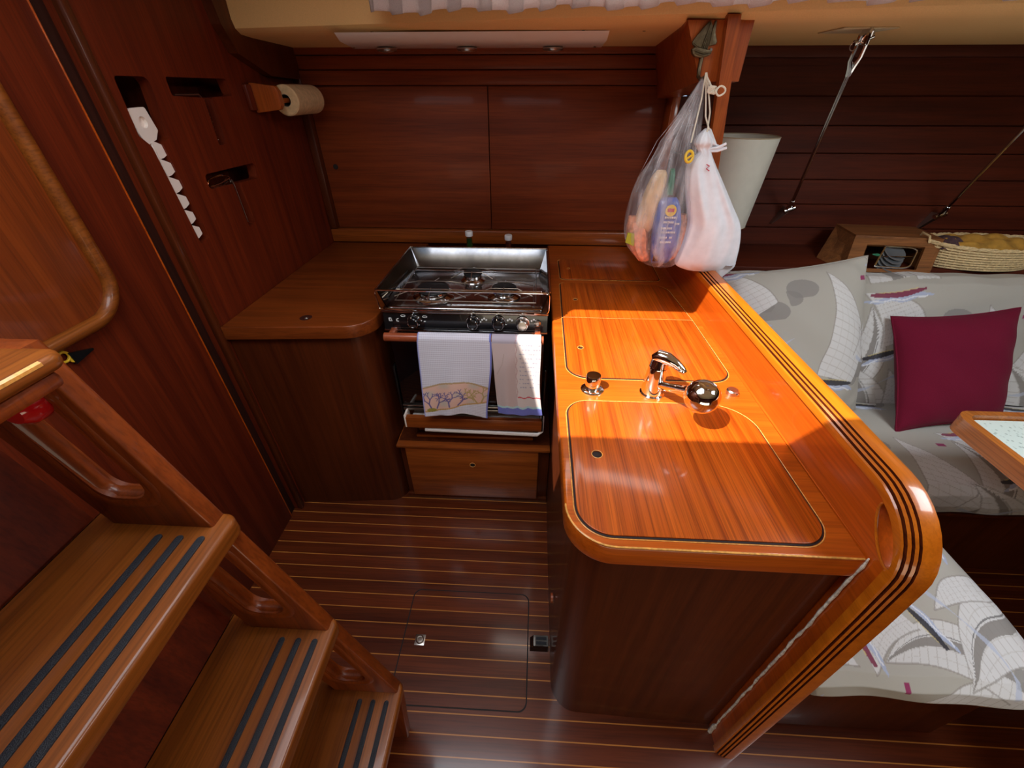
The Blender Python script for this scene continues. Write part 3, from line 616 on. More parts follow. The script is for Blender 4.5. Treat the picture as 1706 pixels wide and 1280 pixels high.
def towel1(u, v):   # v runs down from the rail (metres)
    n_ = len(u); c = np.tile(np.array([0.66, 0.66, 0.76]), (n_, 1))
    wv = 0.5+0.5*np.cos(2*PI*v/0.0078); c = mixc(c, (0.36, 0.30, 0.40), 0.55*wv*(wv > 0.55)); dots = (0.5+0.5*np.cos(2*PI*u/0.006)); c = mixc(c, (0.85, 0.85, 0.92), 0.35*dots)
    top = 0.222-0.030*np.sin(u/0.24*PI*0.9); bot = 0.325-0.055*(np.clip(u, 0, 1)/0.24)**1.6
    band = (v > top) & (v < bot); c = mixc(c, (0.72, 0.46, 0.38), band*1.0)
    c = mixc(c, (0.52, 0.48, 0.42), band*np.clip(np.sin(u*60)*np.sin(v*75+2), 0, 1)*0.8)
    for a, b_, wd in CS:
        p = [(a[0], 0.315-0.045*(max(a[0], 0)/0.24)**1.6-a[1]), (b_[0], 0.315-0.045*(max(a[0], 0)/0.24)**1.6-b_[1])]
        c = mixc(c, (0.14, 0.11, 0.28) if a[0] < 0.155 else (0.45, 0.33, 0.14), seg_mask(u, v, p, wd)*band)
    c = mixc(c, (0.42, 0.27, 0.09), (np.abs(v-top) < 0.0035)*0.8); c = mixc(c, (0.50, 0.27, 0.05), (np.abs(v-bot) < 0.0032)*0.9)
    c = mixc(c, (0.28, 0.24, 0.02), (((u-0.030)/0.018)**2+((v-0.318)/0.009)**2 < 1)*0.9)
    c = mixc(c, (0.16, 0.18, 0.55), (u > 0.2345)*0.95); c = mixc(c, (0.30, 0.33, 0.70), (u < 0.004)*0.9); c = mixc(c, (0.25, 0.28, 0.65), (v > 0.352)*0.8)
    return c
def towel2(u, v):
    n_ = len(u); c = np.tile(np.array([0.70, 0.62, 0.60]), (n_, 1)); c = mixc(c, (0.52, 0.40, 0.40), 0.7*(u < 0.075))
    c = mixc(c, (0.42, 0.40, 0.50), (u < 0.085)*(v < 0.03)*0.8)
    lines = (np.abs(((v-0.012) % 0.0165)-0.008) < 0.0014*(1+0.7*np.sin(u*700)+0.5*np.sin(u*1330+v*60)))*(u > 0.088)*(u < 0.160)*(v < 0.215)*(np.sin(u*180+np.floor(v/0.0165)*2.3) > -0.6)
    c = mixc(c, (0.30, 0.30, 0.42), lines*0.85)
    c = mixc(c, (0.45, 0.24, 0.24), (np.abs(u-0.078-0.002*np.sin(v*150)) < 0.0011)*(v < 0.245)*0.8)
    c = mixc(c, (0.60, 0.05, 0.07), (np.abs(v-0.246-0.002*np.sin(u*200)) < 0.0026)*(u > 0.078)*0.9)
    c = mixc(c, (0.45, 0.35, 0.32), seg_mask(u, v, [(0.01, 0.15), (0.03, 0.11), (0.038, 0.07)], 0.0012)*0.8)
    wave = 0.290+0.006*np.abs(np.sin(u*85)); c = mixc(c, (0.45, 0.66, 0.68), (v > wave-0.008)); c = mixc(c, (0.17, 0.19, 0.56), (v > wave))
    c = mixc(c, (0.30, 0.33, 0.70), (v > 0.330))
    return c
def drape(x0, x1, ylen, slant, hem, amp, ph, yf=1.133):
    R_ = 0.0175; back = 0.045
    def fn(s, t):
        L_ = ylen+back; d = t*L_-back; x = x0+(x1-x0)*s
        if d < 0: y, z_ = 1.155+R_, 0.860+d*0.9
        elif d < PI*R_:
            a = PI*d/(PI*R_); y, z_ = 1.155+R_*math.cos(a), 0.860+R_*math.sin(a)
        else:
            q = d-PI*R_; k = q/(ylen-PI*R_); z_ = 0.860-q+hem(s)*k**3
            y = 1.155-R_+amp*k*math.sin(ph+s*9)+amp*0.5*math.sin(ph*2+s*17+k*3)*k-0.006*k
            x += slant*k+0.004*math.sin(k*5+ph)*k
            x = (x0+x1)/2+slant*k*0.3+(x-(x0+x1)/2)*(1+0.03*math.sin(k*4+ph))
        return (x, y, z_)
    return fn
def nofs(f, back, tot): return lambda u, v: f(u, v-back)
o = sheet('tea_towel', drape(-0.365, -0.1255, 0.375, -0.012, lambda s: 0.020*max(0, math.sin((s-0.18)*4.2)), 0.006, 0.6), 150, 230, 'towel', nofs(towel1, 0.045+0.028, 0), (0.24, 0.42), 0.003,
          label='striped white waffle towel with a coral branch border, left on the oven handle', cat='towel', group='towels on the oven handle')
o = sheet('tea_towel', drape(-0.123, 0.036, 0.352, 0.010, lambda s: 0.006*math.sin(s*8), 0.005, 2.4), 110, 210, 'towel', nofs(towel2, 0.045+0.028, 0), (0.16, 0.397), 0.003,
          label='pale towel with handwriting and a blue wavy hem, right on the oven handle', cat='towel', group='towels on the oven handle')
# folded back layers that show below the hems
b = MB(); b.grid(lambda s, t: (-0.245+0.085*s+0.008*t, 1.148+0.004*math.sin(s*7), 0.572-0.055*t+0.02*(1-s)*t-0.014*abs(s-0.85)*t), 20, 20)

# ================================================================== TAP AND DECK FITTINGS
tp = thing('mixer_tap', (0.310, 0.834, 0.9), 'chrome mixer tap with a ball-shaped spray head on the sunlit worktop', 'tap')
ax = Vector((0.02, 0.02, 1)).normalized()
put('body', MB().lathe([(0.030, 0), (0.030, 0.003), (0.026, 0.006), (0.0270, 0.010), (0.0250, 0.040), (0.0225, 0.078), (0.0220, 0.080)], (0.310, 0.834, 0.900), ax), 'chrome', tp)
put('cartridge_cap', MB().lathe([(0.0222, 0), (0.0232, 0.001), (0.0222, 0.003), (0.0210, 0.018), (0.0175, 0.026), (0.008, 0.029)], (0.3117, 0.8357, 0.981), ax), 'chrome', tp)
lv = MB()
lp = [(0.298, 0.840, 1.000), (0.308, 0.834, 1.009), (0.324, 0.822, 1.010), (0.341, 0.812, 1.003), (0.354, 0.803, 0.994), (0.361, 0.798, 0.988)]
lv.tube(lp, [0.011, 0.0165, 0.0150, 0.0115, 0.0095, 0.007], 14)
put('lever', lv, 'chrome', tp)
sp = MB(); s0 = Vector((0.318, 0.826, 0.932)); s1 = Vector((0.358, 0.713, 0.994))
sp.tube([s0.lerp(s1, i/6) for i in range(7)], [0.0125, 0.012, 0.0115, 0.0115, 0.012, 0.0125, 0.0125], 16)
put('spout', sp, 'chrome', tp)
bd = Vector((0.18, -0.55, 0.55)).normalized()
bc = Vector((0.3620, 0.690, 1.002))
bprof = [(0.018, -0.033)]+[(0.0365*math.cos(a), 0.0365*math.sin(a)) for a in [math.radians(q) for q in range(-60, 61, 10)]]+[(0.0165, 0.031), (0.002, 0.0325)]
put('spray_ball', MB().lathe(bprof, bc, (0.05, -0.10, 1), 36), 'chrome', tp)
kn = thing('deck_plug', (0.162, 0.842, 0.9), 'round chrome pump knob on a flange, left of the tap', 'knob')
put('flange', MB().lathe([(0.029, 0), (0.029, 0.002), (0.024, 0.0045), (0.020, 0.005)], (0.162, 0.842, 0.900)), 'chrome', kn)
put('knob', MB().lathe([(0.0150, 0), (0.0150, 0.008), (0.0185, 0.011), (0.0190, 0.038), (0.0175, 0.040), (0.003, 0.0402)], (0.162, 0.842, 0.9045)), 'chrome', kn)
k2 = thing('deck_button', (0.511, 0.842, 0.9), 'small low chrome fitting on the worktop, right of the tap', 'fitting')
put('cap', MB().lathe([(0.0145, 0), (0.0145, 0.010), (0.012, 0.013), (0.003, 0.0135)], (0.511, 0.842, 0.900)), 'dullsteel', k2)
put('set_screw', MB().lathe([(0.003, 0), (0.003, 0.002)], (0.519, 0.829, 0.906), (0.5, -0.85, 0)), 'chrome', k2)

# ================================================================== LADDER
ld = thing('companionway_ladder', (-0.45, 0, 0), 'varnished wooden companionway ladder with black grip strips, at the left', 'ladder')
def fx(z_): return -0.455-0.26*(z_-1.0)          # front edge of the stringers
YS, YT = 0.337, 0.368
RISE = [(0.361, -0.281), (0.677, -0.360), (1.000, -0.432), (1.300, -0.487)]
for sgn in (1, -1):
    pts = [(-0.318, 0), (fx(0.345), 0.345), (fx(1.30), 1.30), (fx(1.30)-0.155, 1.30), (fx(0.345)-0.155, 0.345), (-0.47, 0)]
    b = MB(); ya, yb = (YS, YS+0.026) if sgn > 0 else (-YS-0.026, -YS)
    b.prism(pts, ya, yb, 'y', bev=0.004)
    o = put('stringer', b, 'stringer', ld)
    tops = [0.0]+[r[0] for r in RISE]
    for i in range(1, 4):
        z0 = tops[i]+0.060; z1 = tops[i+1]-0.060
        def sx_(z_, t): return fx(z_)-0.036-t*0.078
        ol = rp([(sx_(z0, 0), z0), (sx_(z1, 0), z1), (sx_(z1, 1), z1), (sx_(z0, 1), z0)], 0.028, 7)
        cut(o, MB().prism(ol, min(ya, yb)-0.02, max(ya, yb)+0.02, 'y'))
        put('grab_bead', MB().tube([(x, (ya+yb)/2, z_) for x, z_ in rp([(sx_(z0, 0)+0.012, z0-0.012), (sx_(z1, 0)+0.012, z1+0.012), (sx_(z1, 1)-0.010, z1+0.012), (sx_(z0, 1)-0.010, z0-0.012)], 0.034, 8)], 0.0155, 10, closed=True), 'stringer', o)
for i, (z_, xf) in enumerate(RISE):
    xb = xf-0.215 if i < 3 else xf-0.19
    ye = 0.364 if i < 3 else 0.346
    b = MB(); b.prism(rp([(xf, -ye), (xf, ye), (xb, ye), (xb, -ye)], [0.020, 0.020, 0.004, 0.004], 8), z_-(0.032 if i < 3 else 0.017), z_, 'z', bev=0.006)
    s_ = put('tread', b, 'step', ld)
    if i < 3:
        for q in range(3):
            x = xf-0.028-q*0.0315
            put('grip_strip', MB().prism(rp([(x+0.0055, -0.325), (x+0.0055, 0.322), (x-0.0055, 0.322), (x-0.0055, -0.325)], 0.0054, 5), z_-0.0005, z_+0.0022, 'z', bev=0.0008), 'rubber', s_)
    else:
        put('worn_edge', MB().tube([(xf-0.003, -0.33, z_-0.003), (xf-0.003, 0.318, z_-0.003)], 0.0035, 6), 'inlay', s_)
        put('nosing', MB().box((xf-0.030, -0.33, z_-0.036), (xf-0.005, 0.330, z_-0.0175), 0.006), 'stringer', s_)
# boarded engine cover behind the ladder, leaning with it
ec = MB(); xb = lambda z_: -0.655-0.26*(z_-1.0)
ec.hexa([(xb(0)-0.03, -0.6, 0), (xb(0), -0.6, 0), (xb(0), 0.348, 0), (xb(0)-0.03, 0.348, 0), (xb(1.30)-0.03, -0.6, 1.30), (xb(1.30), -0.6, 1.30), (xb(1.30), 0.348, 1.30), (xb(1.30)-0.03, 0.348, 1.30)])
ecv = put('engine_cover', ec, 'wall_z', label='dark red wooden engine cover boards behind the ladder treads', cat='panel')
put('red_knob', MB().lathe([(0.004, -0.02), (0.010, -0.012), (0.017, 0.0), (0.023, 0.012), (0.022, 0.026), (0.014, 0.035), (0.003, 0.037)], (-0.566, 0.348, 1.232), (0, -1, 0.0), 24), 'red', label='shiny red plastic knob on the ladder side under the top tread', cat='knob')
kt = thing('key_tag', (-1.017, 0.700, 1.04), 'small yellow ring and black key tag on the left bulkhead below the access panel', 'key tag')
put('ring', MB().tube([(-1.014, 0.703+0.011*math.cos(a*PI/10), 1.047+0.011*math.sin(a*PI/10)) for a in range(20)], 0.003, 8, closed=True).lathe([(0.007, 0), (0.007, 0.004)], (-1.016, 0.716, 1.034), (1, 0, 0)), 'yellow', kt)
put('tag', MB().hexa([(-1.018, 0.715, 1.022), (-1.010, 0.715, 1.022), (-1.012, 0.765, 1.030), (-1.018, 0.765, 1.030), (-1.018, 0.712, 1.052), (-1.010, 0.712, 1.052), (-1.012, 0.765, 1.034), (-1.018, 0.765, 1.034)]), 'black', kt)

# ================================================================== TOOLS IN THE SLOTS, PAPER ROLL
wp = MB()
wp.prism(rp([(1.158, 1.482), (1.214, 1.484), (1.226, 1.432), (1.208, 1.412), (1.172, 1.402), (1.160, 1.43)], 0.006, 3), -1.018, -1.006, 'x')
for i in range(6):
    zc = 1.385-i*0.0425; wp.prism(rp([(1.187, zc+0.026), (1.200, zc+0.022), (1.222, zc+0.012), (1.224, zc-0.008), (1.206, zc-0.015), (1.190, zc-0.017)], 0.004, 3), -1.016, -1.005, 'x')
wp.box((-1.016, 1.186, 1.150), (-1.008, 1.198, 1.42), 0.001)
o = put('plastic_strip', wp, 'plastic_white', label='white notched plastic strip sitting in the long slot of the left bulkhead', cat='strip')
cut(o, MB().lathe([(0.013, -0.003), (0.013, 0.05)], (-1.012, 1.190, 1.452), (1, 0, 0), 18))
ck_ = thing('corkscrew', (-1.04, 1.46, 1.38), 'steel corkscrew hanging in the upper T-shaped slot of the left bulkhead', 'corkscrew')
put('screw', MB().tube([(-1.008+0.003*math.cos(i*0.9), 1.452+0.006*math.sin(i*0.9), 1.495-i*0.0016) for i in range(70)], 0.0014, 5), 'steel', ck_)
put('shoulder', MB().tube([(-1.008, 1.34, 1.508), (-1.008, 1.44, 1.508), (-1.008, 1.452, 1.495)], 0.0028, 6), 'dullsteel', ck_)
wh = thing('bottle_opener', (-1.04, 1.46, 1.13), 'steel tool with looped handle in the lower T-shaped slot of the left bulkhead', 'tool')
put('handle', MB().tube([(-1.008, 1.44+0.0*i, 1.27) if i == 0 else (-1.008-0.004*math.sin(i), 1.385+0.058*math.cos(i*PI/12), 1.283+0.014*math.sin(i*PI/12)) for i in range(0, 24)], 0.0028, 6, closed=True).tube([(-1.006, 1.335, 1.274), (-1.006, 1.39, 1.277), (-1.006, 1.44, 1.284)], 0.0028, 6), 'steel', wh)
put('shaft', MB().tube([(-1.008, 1.447, 1.275), (-1.008, 1.452, 1.26), (-1.010, 1.458, 1.14)], [0.004, 0.0022, 0.0016], 6), 'dullsteel', wh)
ph_ = thing('towel_holder', (-0.99, 1.84, 1.42), 'wooden paper towel holder with two square arms fixed to the left bulkhead', 'holder')
put('back_board', MB().box((-0.9995, 1.66, 1.46), (-0.985, 2.02, 1.535), 0.004), 'wall_z', ph_)
put('arm', MB().prism(rp([(-0.992, 1.452), (-0.905, 1.462), (-0.895, 1.475), (-0.895, 1.515), (-0.905, 1.530), (-0.992, 1.540)], 0.004, 3), 1.690, 1.712, 'y', 0.002), 'post', ph_)
put('arm', MB().prism(rp([(-0.992, 1.452), (-0.905, 1.462), (-0.895, 1.475), (-0.895, 1.515), (-0.905, 1.530), (-0.992, 1.540)], 0.004, 3), 1.975, 1.997, 'y', 0.002), 'post', ph_)
rolln = MB(); c0 = (-0.905, 1.745, 1.488); rr1, rr0, LN = 0.0475, 0.019, 0.222
rolln.lathe([(rr0, 0), (rr1-0.004, 0), (rr1, 0.004), (rr1, LN-0.006), (rr1-0.005, LN), (rr0, LN), (rr0, 0)], c0, (0, 1, 0), 40, close=False)
rl_ = thing('paper_towel_roll', (-0.905, 1.85, 1.44), 'partly used beige paper towel roll on the wall holder', 'paper roll')
put('paper', rolln, 'paper', rl_)
put('core', MB().lathe([(rr0, 0.001), (rr0-0.0015, 0.001), (rr0-0.0015, LN-0.001), (rr0, LN-0.001)], c0, (0, 1, 0), 32, close=False), 'cardboard', rl_)
put('spindle', MB().tube([(-0.905, 1.70, 1.488), (-0.905, 1.985, 1.488)], 0.008, 12), 'post', ph_)

# ================================================================== LIGHT FIXTURE, CURTAIN
lf = thing('strip_light', (-0.25, 1.7, 1.632), 'long white spotlight strip with three round lamps under the side deck', 'light')
hx0, hx1 = -0.615, 0.205
put('housing', MB().hexa([(hx0-0.045, 1.86, 1.638), (hx1+0.012, 1.84, 1.638), (hx1, 1.605, 1.641), (hx0, 1.615, 1.641), (hx0-0.045, 1.87, 1.652), (hx1+0.012, 1.87, 1.652), (hx1, 1.572, 1.6590), (hx0, 1.582, 1.6590)]), 'white', lf)
for lx in (-0.525, -0.245, 0.050):
    l_ = put('lamp', MB().lathe([(0.034, 0), (0.035, -0.004), (0.032, -0.009), (0.026, -0.010)], (lx, 1.800, 1.6375), (0, -0.06, 1)), 'dullsteel', lf)
    put('lamp_lens', MB().lathe([(0.0265, 0), (0.02, -0.0025), (0.004, -0.004)], (lx, 1.800, 1.6275), (0, -0.06, 1)), 'lens', l_)
for lx in (-0.64, 0.19):
    put('screw', MB().lathe([(0.004, 0), (0.004, -0.002)], (lx, 1.80, 1.638), (0, 0, 1), 12), 'bronze', lf)
pl_ = MB()
def curt(s, t):
    x = -0.475+3.9*s; ph = 2*PI*x/0.082; lob = (ph/(2*PI)) % 1.0
    y = 1.425-0.18*min(x, 2.2)-0.028*(1-(2*lob-1)**2)**0.5*(0.35+0.65*t)
    return (x+0.012*math.sin(ph)*t, y, 1.90-(1.90-(1.691-0.008*x))*t-0.008*(1-lob)*t+0.004*math.sin(x*23)*t)
pl_.grid(curt, 1100, 14)
put('window_curtain', pl_, plain('pink_grey_curtain', (0.50, 0.40, 0.38), 0.9, noise=0.08, nscale=500, bump=0.3), label='short pleated pinkish curtain along the top of the cabin side', cat='curtain', solid=0.002, ang=60)
for i, (x, y) in enumerate(((-0.50, 1.585), (-0.30, 1.60), (0.13, 1.58), (0.31, 1.60), (1.02, 1.62))):
    put('lining_screw', MB().lathe([(0.005, 0), (0.004, -0.0015)], (x, y-0.0, 1.6605), (0, 0, 1), 12), 'bronze', bpy.data.objects['wall_cabin_side'])

# ================================================================== BOAT-SHAPED HOOK, BAGS
hk = thing('sailboat_hook', (0.435, 1.42, 1.55), 'aged bronze hook shaped like a sailing boat on the knee block', 'hook')
YB = 1.4245
def slab(poly, t, y=YB): return MB().prism(poly, y-t, y, 'y', bev=min(0.002, t*0.4))
put('mainsail', slab([(0.437, 1.662), (0.425, 1.650), (0.409, 1.630), (0.404, 1.621), (0.405, 1.616), (0.418, 1.612), (0.432, 1.606), (0.446, 1.604), (0.447, 1.640), (0.441, 1.664)], 0.010), 'bronze', hk)
put('jib', slab([(0.452, 1.664), (0.457, 1.664), (0.459, 1.640), (0.469, 1.622), (0.467, 1.616), (0.449, 1.613), (0.449, 1.64)], 0.007), 'bronze', hk)
mb = MB()
for q in range(4): mb.tube([(0.441+0.0015*q, YB-0.011, 1.660-q*0.002), (0.430+0.005*q, YB-0.012, 1.600)], 0.0016, 6)
mb.tube([(0.405, YB-0.011, 1.618), (0.418, YB-0.013, 1.610), (0.432, YB-0.012, 1.604)], 0.0022, 6)
put('rigging', mb, 'bronze', hk)
put('hull', slab([(0.405, 1.606), (0.414, 1.612), (0.424, 1.610), (0.458, 1.603), (0.457, 1.597), (0.449, 1.591), (0.433, 1.588), (0.416, 1.591), (0.408, 1.597)], 0.016).tube([(0.412, YB-0.0165, 1.604), (0.435, YB-0.018, 1.598), (0.456, YB-0.0165, 1.600)], 0.0018, 6).tube([(0.416, YB-0.0165, 1.598), (0.435, YB-0.018, 1.593), (0.452, YB-0.0165, 1.595)], 0.0018, 6), 'bronze', hk)
put('hook', MB().tube([(0.437, YB-0.006, 1.590), (0.437, YB-0.006, 1.565), (0.437, YB-0.012, 1.548), (0.440, YB-0.030, 1.541), (0.444, YB-0.044, 1.546), (0.447, YB-0.046, 1.556)], [0.0058, 0.0052, 0.005, 0.0046, 0.0042, 0.003], 10), 'bronze', hk)

YC = 1.385
bag = thing('clear_plastic_bag', (0.42, YC, 1.02), 'clear plastic bag full of food packets hanging from the boat-shaped hook', 'bag')
def xs(x, f=YC/1.45): return x*f+0.0
rows = [(1.548, .438, .446, YC, .004), (1.520, .424, .452, YC, .012), (1.470, .398, .462, YC, .026), (1.410, .370, .470, YC, .040), (1.350, .342, .478, YC, .054), (1.295, .312, .488, YC, .064), (1.226, .297, .498, YC, .070), (1.160, .294, .506, YC, .070), (1.108, .308, .512, YC, .066), (1.070, .338, .508, YC, .056), (1.045, .372, .490, YC, .040), (1.034, .405, .462, YC, .022)]
put('film', MB().loft(resample_rows(rows, 60), 72, 0.09, 9, 1.3), 'film', bag, ang=70)
fl = MB()
for i in range(9):
    a = -PI*0.98+PI*0.98*i/8
    fl.tube([(0.442+0.003*math.cos(a), YC-0.003, 1.543), (0.425+0.024*math.cos(a), YC+0.020*math.sin(a), 1.47), (0.405+0.055*math.cos(a), YC+0.045*math.sin(a), 1.40), (0.398+0.088*math.cos(a), YC+0.058*math.sin(a), 1.30)], [0.0016, 0.0012, 0.001, 0.0004], 5)
put('gathered_folds', fl, M['film'], bag)
# contents (each a thing of its own)
grp = 'food packets in the plastic bag'
bk = thing('food_packet', (0.43, YC-0.02, 1.05), 'blue snack packet with a yellow and red sun badge inside the clear bag', 'packet', grp)
put('packet', MB().loft(resample_rows([(1.255, .392, .432, YC-0.030, .004), (1.235, .382, .446, YC-0.028, .016), (1.180, .378, .462, YC-0.028, .026), (1.110, .384, .466, YC-0.026, .028), (1.066, .392, .455, YC-0.024, .018), (1.050, .398, .448, YC-0.022, .004)], 30), 40, 0.04, 5, .4, 3.0), 'blue', bk)
put('badge', MB().lathe([(0.0165, 0), (0.0165, 0.003)], (0.416, YC-0.052, 1.222), (0, -1, 0.15), 24), 'yellow', bk)
put('badge_label', MB().box((0.4065, YC-0.0565, 1.2185), (0.4255, YC-0.054, 1.2285)), 'redtext', bk)
tb = MB()
for zz, xa, xb_ in ((1.200, .402, .440), (1.186, .400, .432), (1.182, .436, .446), (1.168, .396, .428), (1.156, .400, .440), (1.140, .396, .420), (1.140, .428, .436), (1.126, .402, .434)):
    x = xa
    while x < xb_:
        w_ = random.uniform(.002, .005); tb.box((x, YC-0.0575, zz), (x+w_, YC-0.0545, zz+0.0055)); x += w_+0.0018
put('printed_lettering', tb, 'mark', bk)
put('bar_code', MB().box((0.392, YC-0.054, 1.066), (0.408, YC-0.050, 1.084)), 'black', bk)
put('food_packet', MB().loft(resample_rows([(1.325, .368, .392, YC+0.0, .004), (1.30, .352, .402, YC, .018), (1.24, .336, .396, YC, .026), (1.17, .326, .386, YC, .026), (1.13, .336, .370, YC, .008)], 24), 32, 0.06, 5, 2., 2.5), 'bread', label='pale bread wrapper, the tallest packet inside the clear bag', cat='packet', group=grp)
put('food_packet', MB().loft(resample_rows([(1.19, .306, .336, YC+.01, .01), (1.15, .304, .372, YC, .030), (1.10, .318, .380, YC, .034), (1.06, .350, .394, YC, .024), (1.05, .36, .385, YC, .01)], 24), 32, 0.1, 6, 3., 2.5), 'orange', label='pink and orange netting low at the left inside the clear bag', cat='packet', group=grp)
put('food_packet', MB().loft(resample_rows([(1.20, .455, .485, YC+.005, .01), (1.15, .452, .496, YC, .024), (1.09, .450, .494, YC, .026), (1.055, .440, .470, YC, .01)], 20), 32, 0.08, 5, 4., 2.5), 'orange', label='orange packet low at the right inside the clear bag', cat='packet', group=grp)
put('food_packet', MB().hexa([(0.300, YC-0.030, 1.118), (0.328, YC-0.036, 1.108), (0.328, YC-0.030, 1.108), (0.300, YC-0.026, 1.118), (0.302, YC-0.036, 1.150), (0.322, YC-0.040, 1.148), (0.322, YC-0.034, 1.148), (0.302, YC-0.030, 1.150)]), 'limegreen', label='small lime green wrapper at the left bottom inside the clear bag', cat='packet', group=grp)
put('food_packet', MB().loft(resample_rows([(1.330, .400, .414, YC-.01, .003), (1.315, .402, .418, YC-.014, .008), (1.262, .398, .420, YC-.024, .010)], 12), 24, 0.05, 5, 4., 3), 'green', label='narrow dark green packet above the blue one inside the clear bag', cat='packet', group=grp)

cb_ = thing('cotton_bag', (0.56, 1.36, 1.0), 'white cotton drawstring bag hanging beside the clear plastic bag', 'bag')
YD = 1.36
rows = [(1.430, .468, .478, YD, .008), (1.415, .456, .490, YD, .020), (1.398, .450, .500, YD, .026), (1.385, .458, .500, YD, .016), (1.372, .466, .504, YD, .018), (1.345, .444, .522, YD, .026), (1.300, .448, .556, YD, .034), (1.235, .468, .604, YD, .042), (1.180, .486, .644, YD, .046), (1.120, .482, .662, YD, .046), (1.070, .474, .668, YD, .040), (1.045, .480, .670, YD, .028), (1.030, .520, .660, YD, .016)]
put('sack', MB().loft(resample_rows(rows, 60), 84, 0.10, 5, 0.4, 2.3), 'cloth_white', cb_, ang=75)
put('sack_corner', MB().loft([(1.055, .560, .672, YD, .030), (1.035, .590, .664, YD, .020), (1.012, .618, .645, YD, .010), (0.998, .630, .638, YD, .003)], 30, 0.1, 4), 'cloth_white', cb_, ang=75)
put('ruffle', MB().loft([(1.432, .470, .486, YD, .010), (1.418, .466, .496, YD, .014), (1.395, .480, .512, YD, .016), (1.385, .490, .545, YD, .006), (1.375, .500, .512, YD, .004)], 30, 0.25, 5).tube([(0.49, YD-0.01, 1.383), (0.510, YD-0.02, 1.388), (0.530, YD-0.022, 1.398)], 0.0035, 7).tube([(0.49, YD-0.01, 1.378), (0.512, YD-0.02, 1.380), (0.534, YD-0.022, 1.388)], 0.0035, 7), 'cloth_white', cb_)
cd = MB()
cd.tube([(0.445, 1.378, 1.556), (0.450, 1.365, 1.52), (0.462, 1.355, 1.46), (0.478, 1.348, 1.43)], 0.0022, 7).tube([(0.444, 1.378, 1.556), (0.444, 1.365, 1.50), (0.436, 1.345, 1.43), (0.432, 1.335, 1.40)], 0.0020, 7).tube([(0.446, 1.378, 1.556), (0.455, 1.36, 1.52), (0.470, 1.352, 1.47), (0.474, 1.348, 1.425)], 0.0020, 7)
cd.tube([(0.446, 1.378, 1.550), (0.454, 1.362, 1.535), (0.460, 1.352, 1.522)], 0.0026, 7)
for q in range(4): cd.tube([(0.456+0.004*q+0.0055*math.cos(a*PI/6), 1.350+0.002*math.sin(a*PI/3), 1.520-0.0005*q+0.0075*math.sin(a*PI/6)) for a in range(12)], 0.0023, 6, closed=True)
cd.tube([(0.470+0.0012*math.sin(a)+0.0115*(1-math.cos(a*PI/8)), 1.345, 1.517+0.0105*math.sin(a*PI/8)) for a in range(16)], 0.0023, 7, closed=True)
put('drawstring', cd, 'cord', cb_)
put('red_mark', MB().tube([(0.487, YD-0.020, 1.348), (0.497, YD-0.030, 1.343), (0.490, YD-0.028, 1.336), (0.499, YD-0.032, 1.331)], 0.0014, 5), 'redtext', cb_)
put('cord_tag', MB().tube([(0.430+0.010*math.cos(a*PI/10), 1.318+0.003*math.sin(a*PI/10), 1.368+0.0135*math.sin(a*PI/10)) for a in range(20)], 0.0038, 8, closed=True).tube([(0.424, 1.318, 1.362), (0.437, 1.316, 1.372)], 0.003, 7), 'yellow', cb_)

# ================================================================== WALL LAMP
wlmp = thing('wall_lamp', (0.80, 1.86, 1.05), 'wall lamp with a large white drum shade, right of the hanging bags', 'lamp')
sh = MB(); cx_, cy_ = 0.800, 1.865
sh.lathe([(0.100, 1.052), (0.1235, 1.375), (0.1215, 1.375), (0.098, 1.052), (0.100, 1.052)], (cx_-0.0, cy_, 0), (0, 0, 1), 56, close=False)
put('shade', sh, 'shade', wlmp)
put('rim', MB().tube([(cx_+0.0995*math.cos(a*PI/28), cy_+0.0995*math.sin(a*PI/28), 1.052) for a in range(56)], 0.0016, 6, closed=True), 'shade_rim', wlmp)
put('rim', MB().tube([(cx_+0.1228*math.cos(a*PI/28), cy_+0.1228*math.sin(a*PI/28), 1.3755) for a in range(56)], 0.0022, 6, closed=True), 'shade_rim', wlmp)
put('arm', MB().tube([(cx_, 2.04, 1.17), (cx_, 1.93, 1.17), (cx_, cy_, 1.19), (cx_, cy_, 1.30)], 0.007, 10).lathe([(0.035, 0), (0.03, 0.01)], (cx_, 2.035, 1.17), (0, -1, 0)), 'bronze', wlmp)

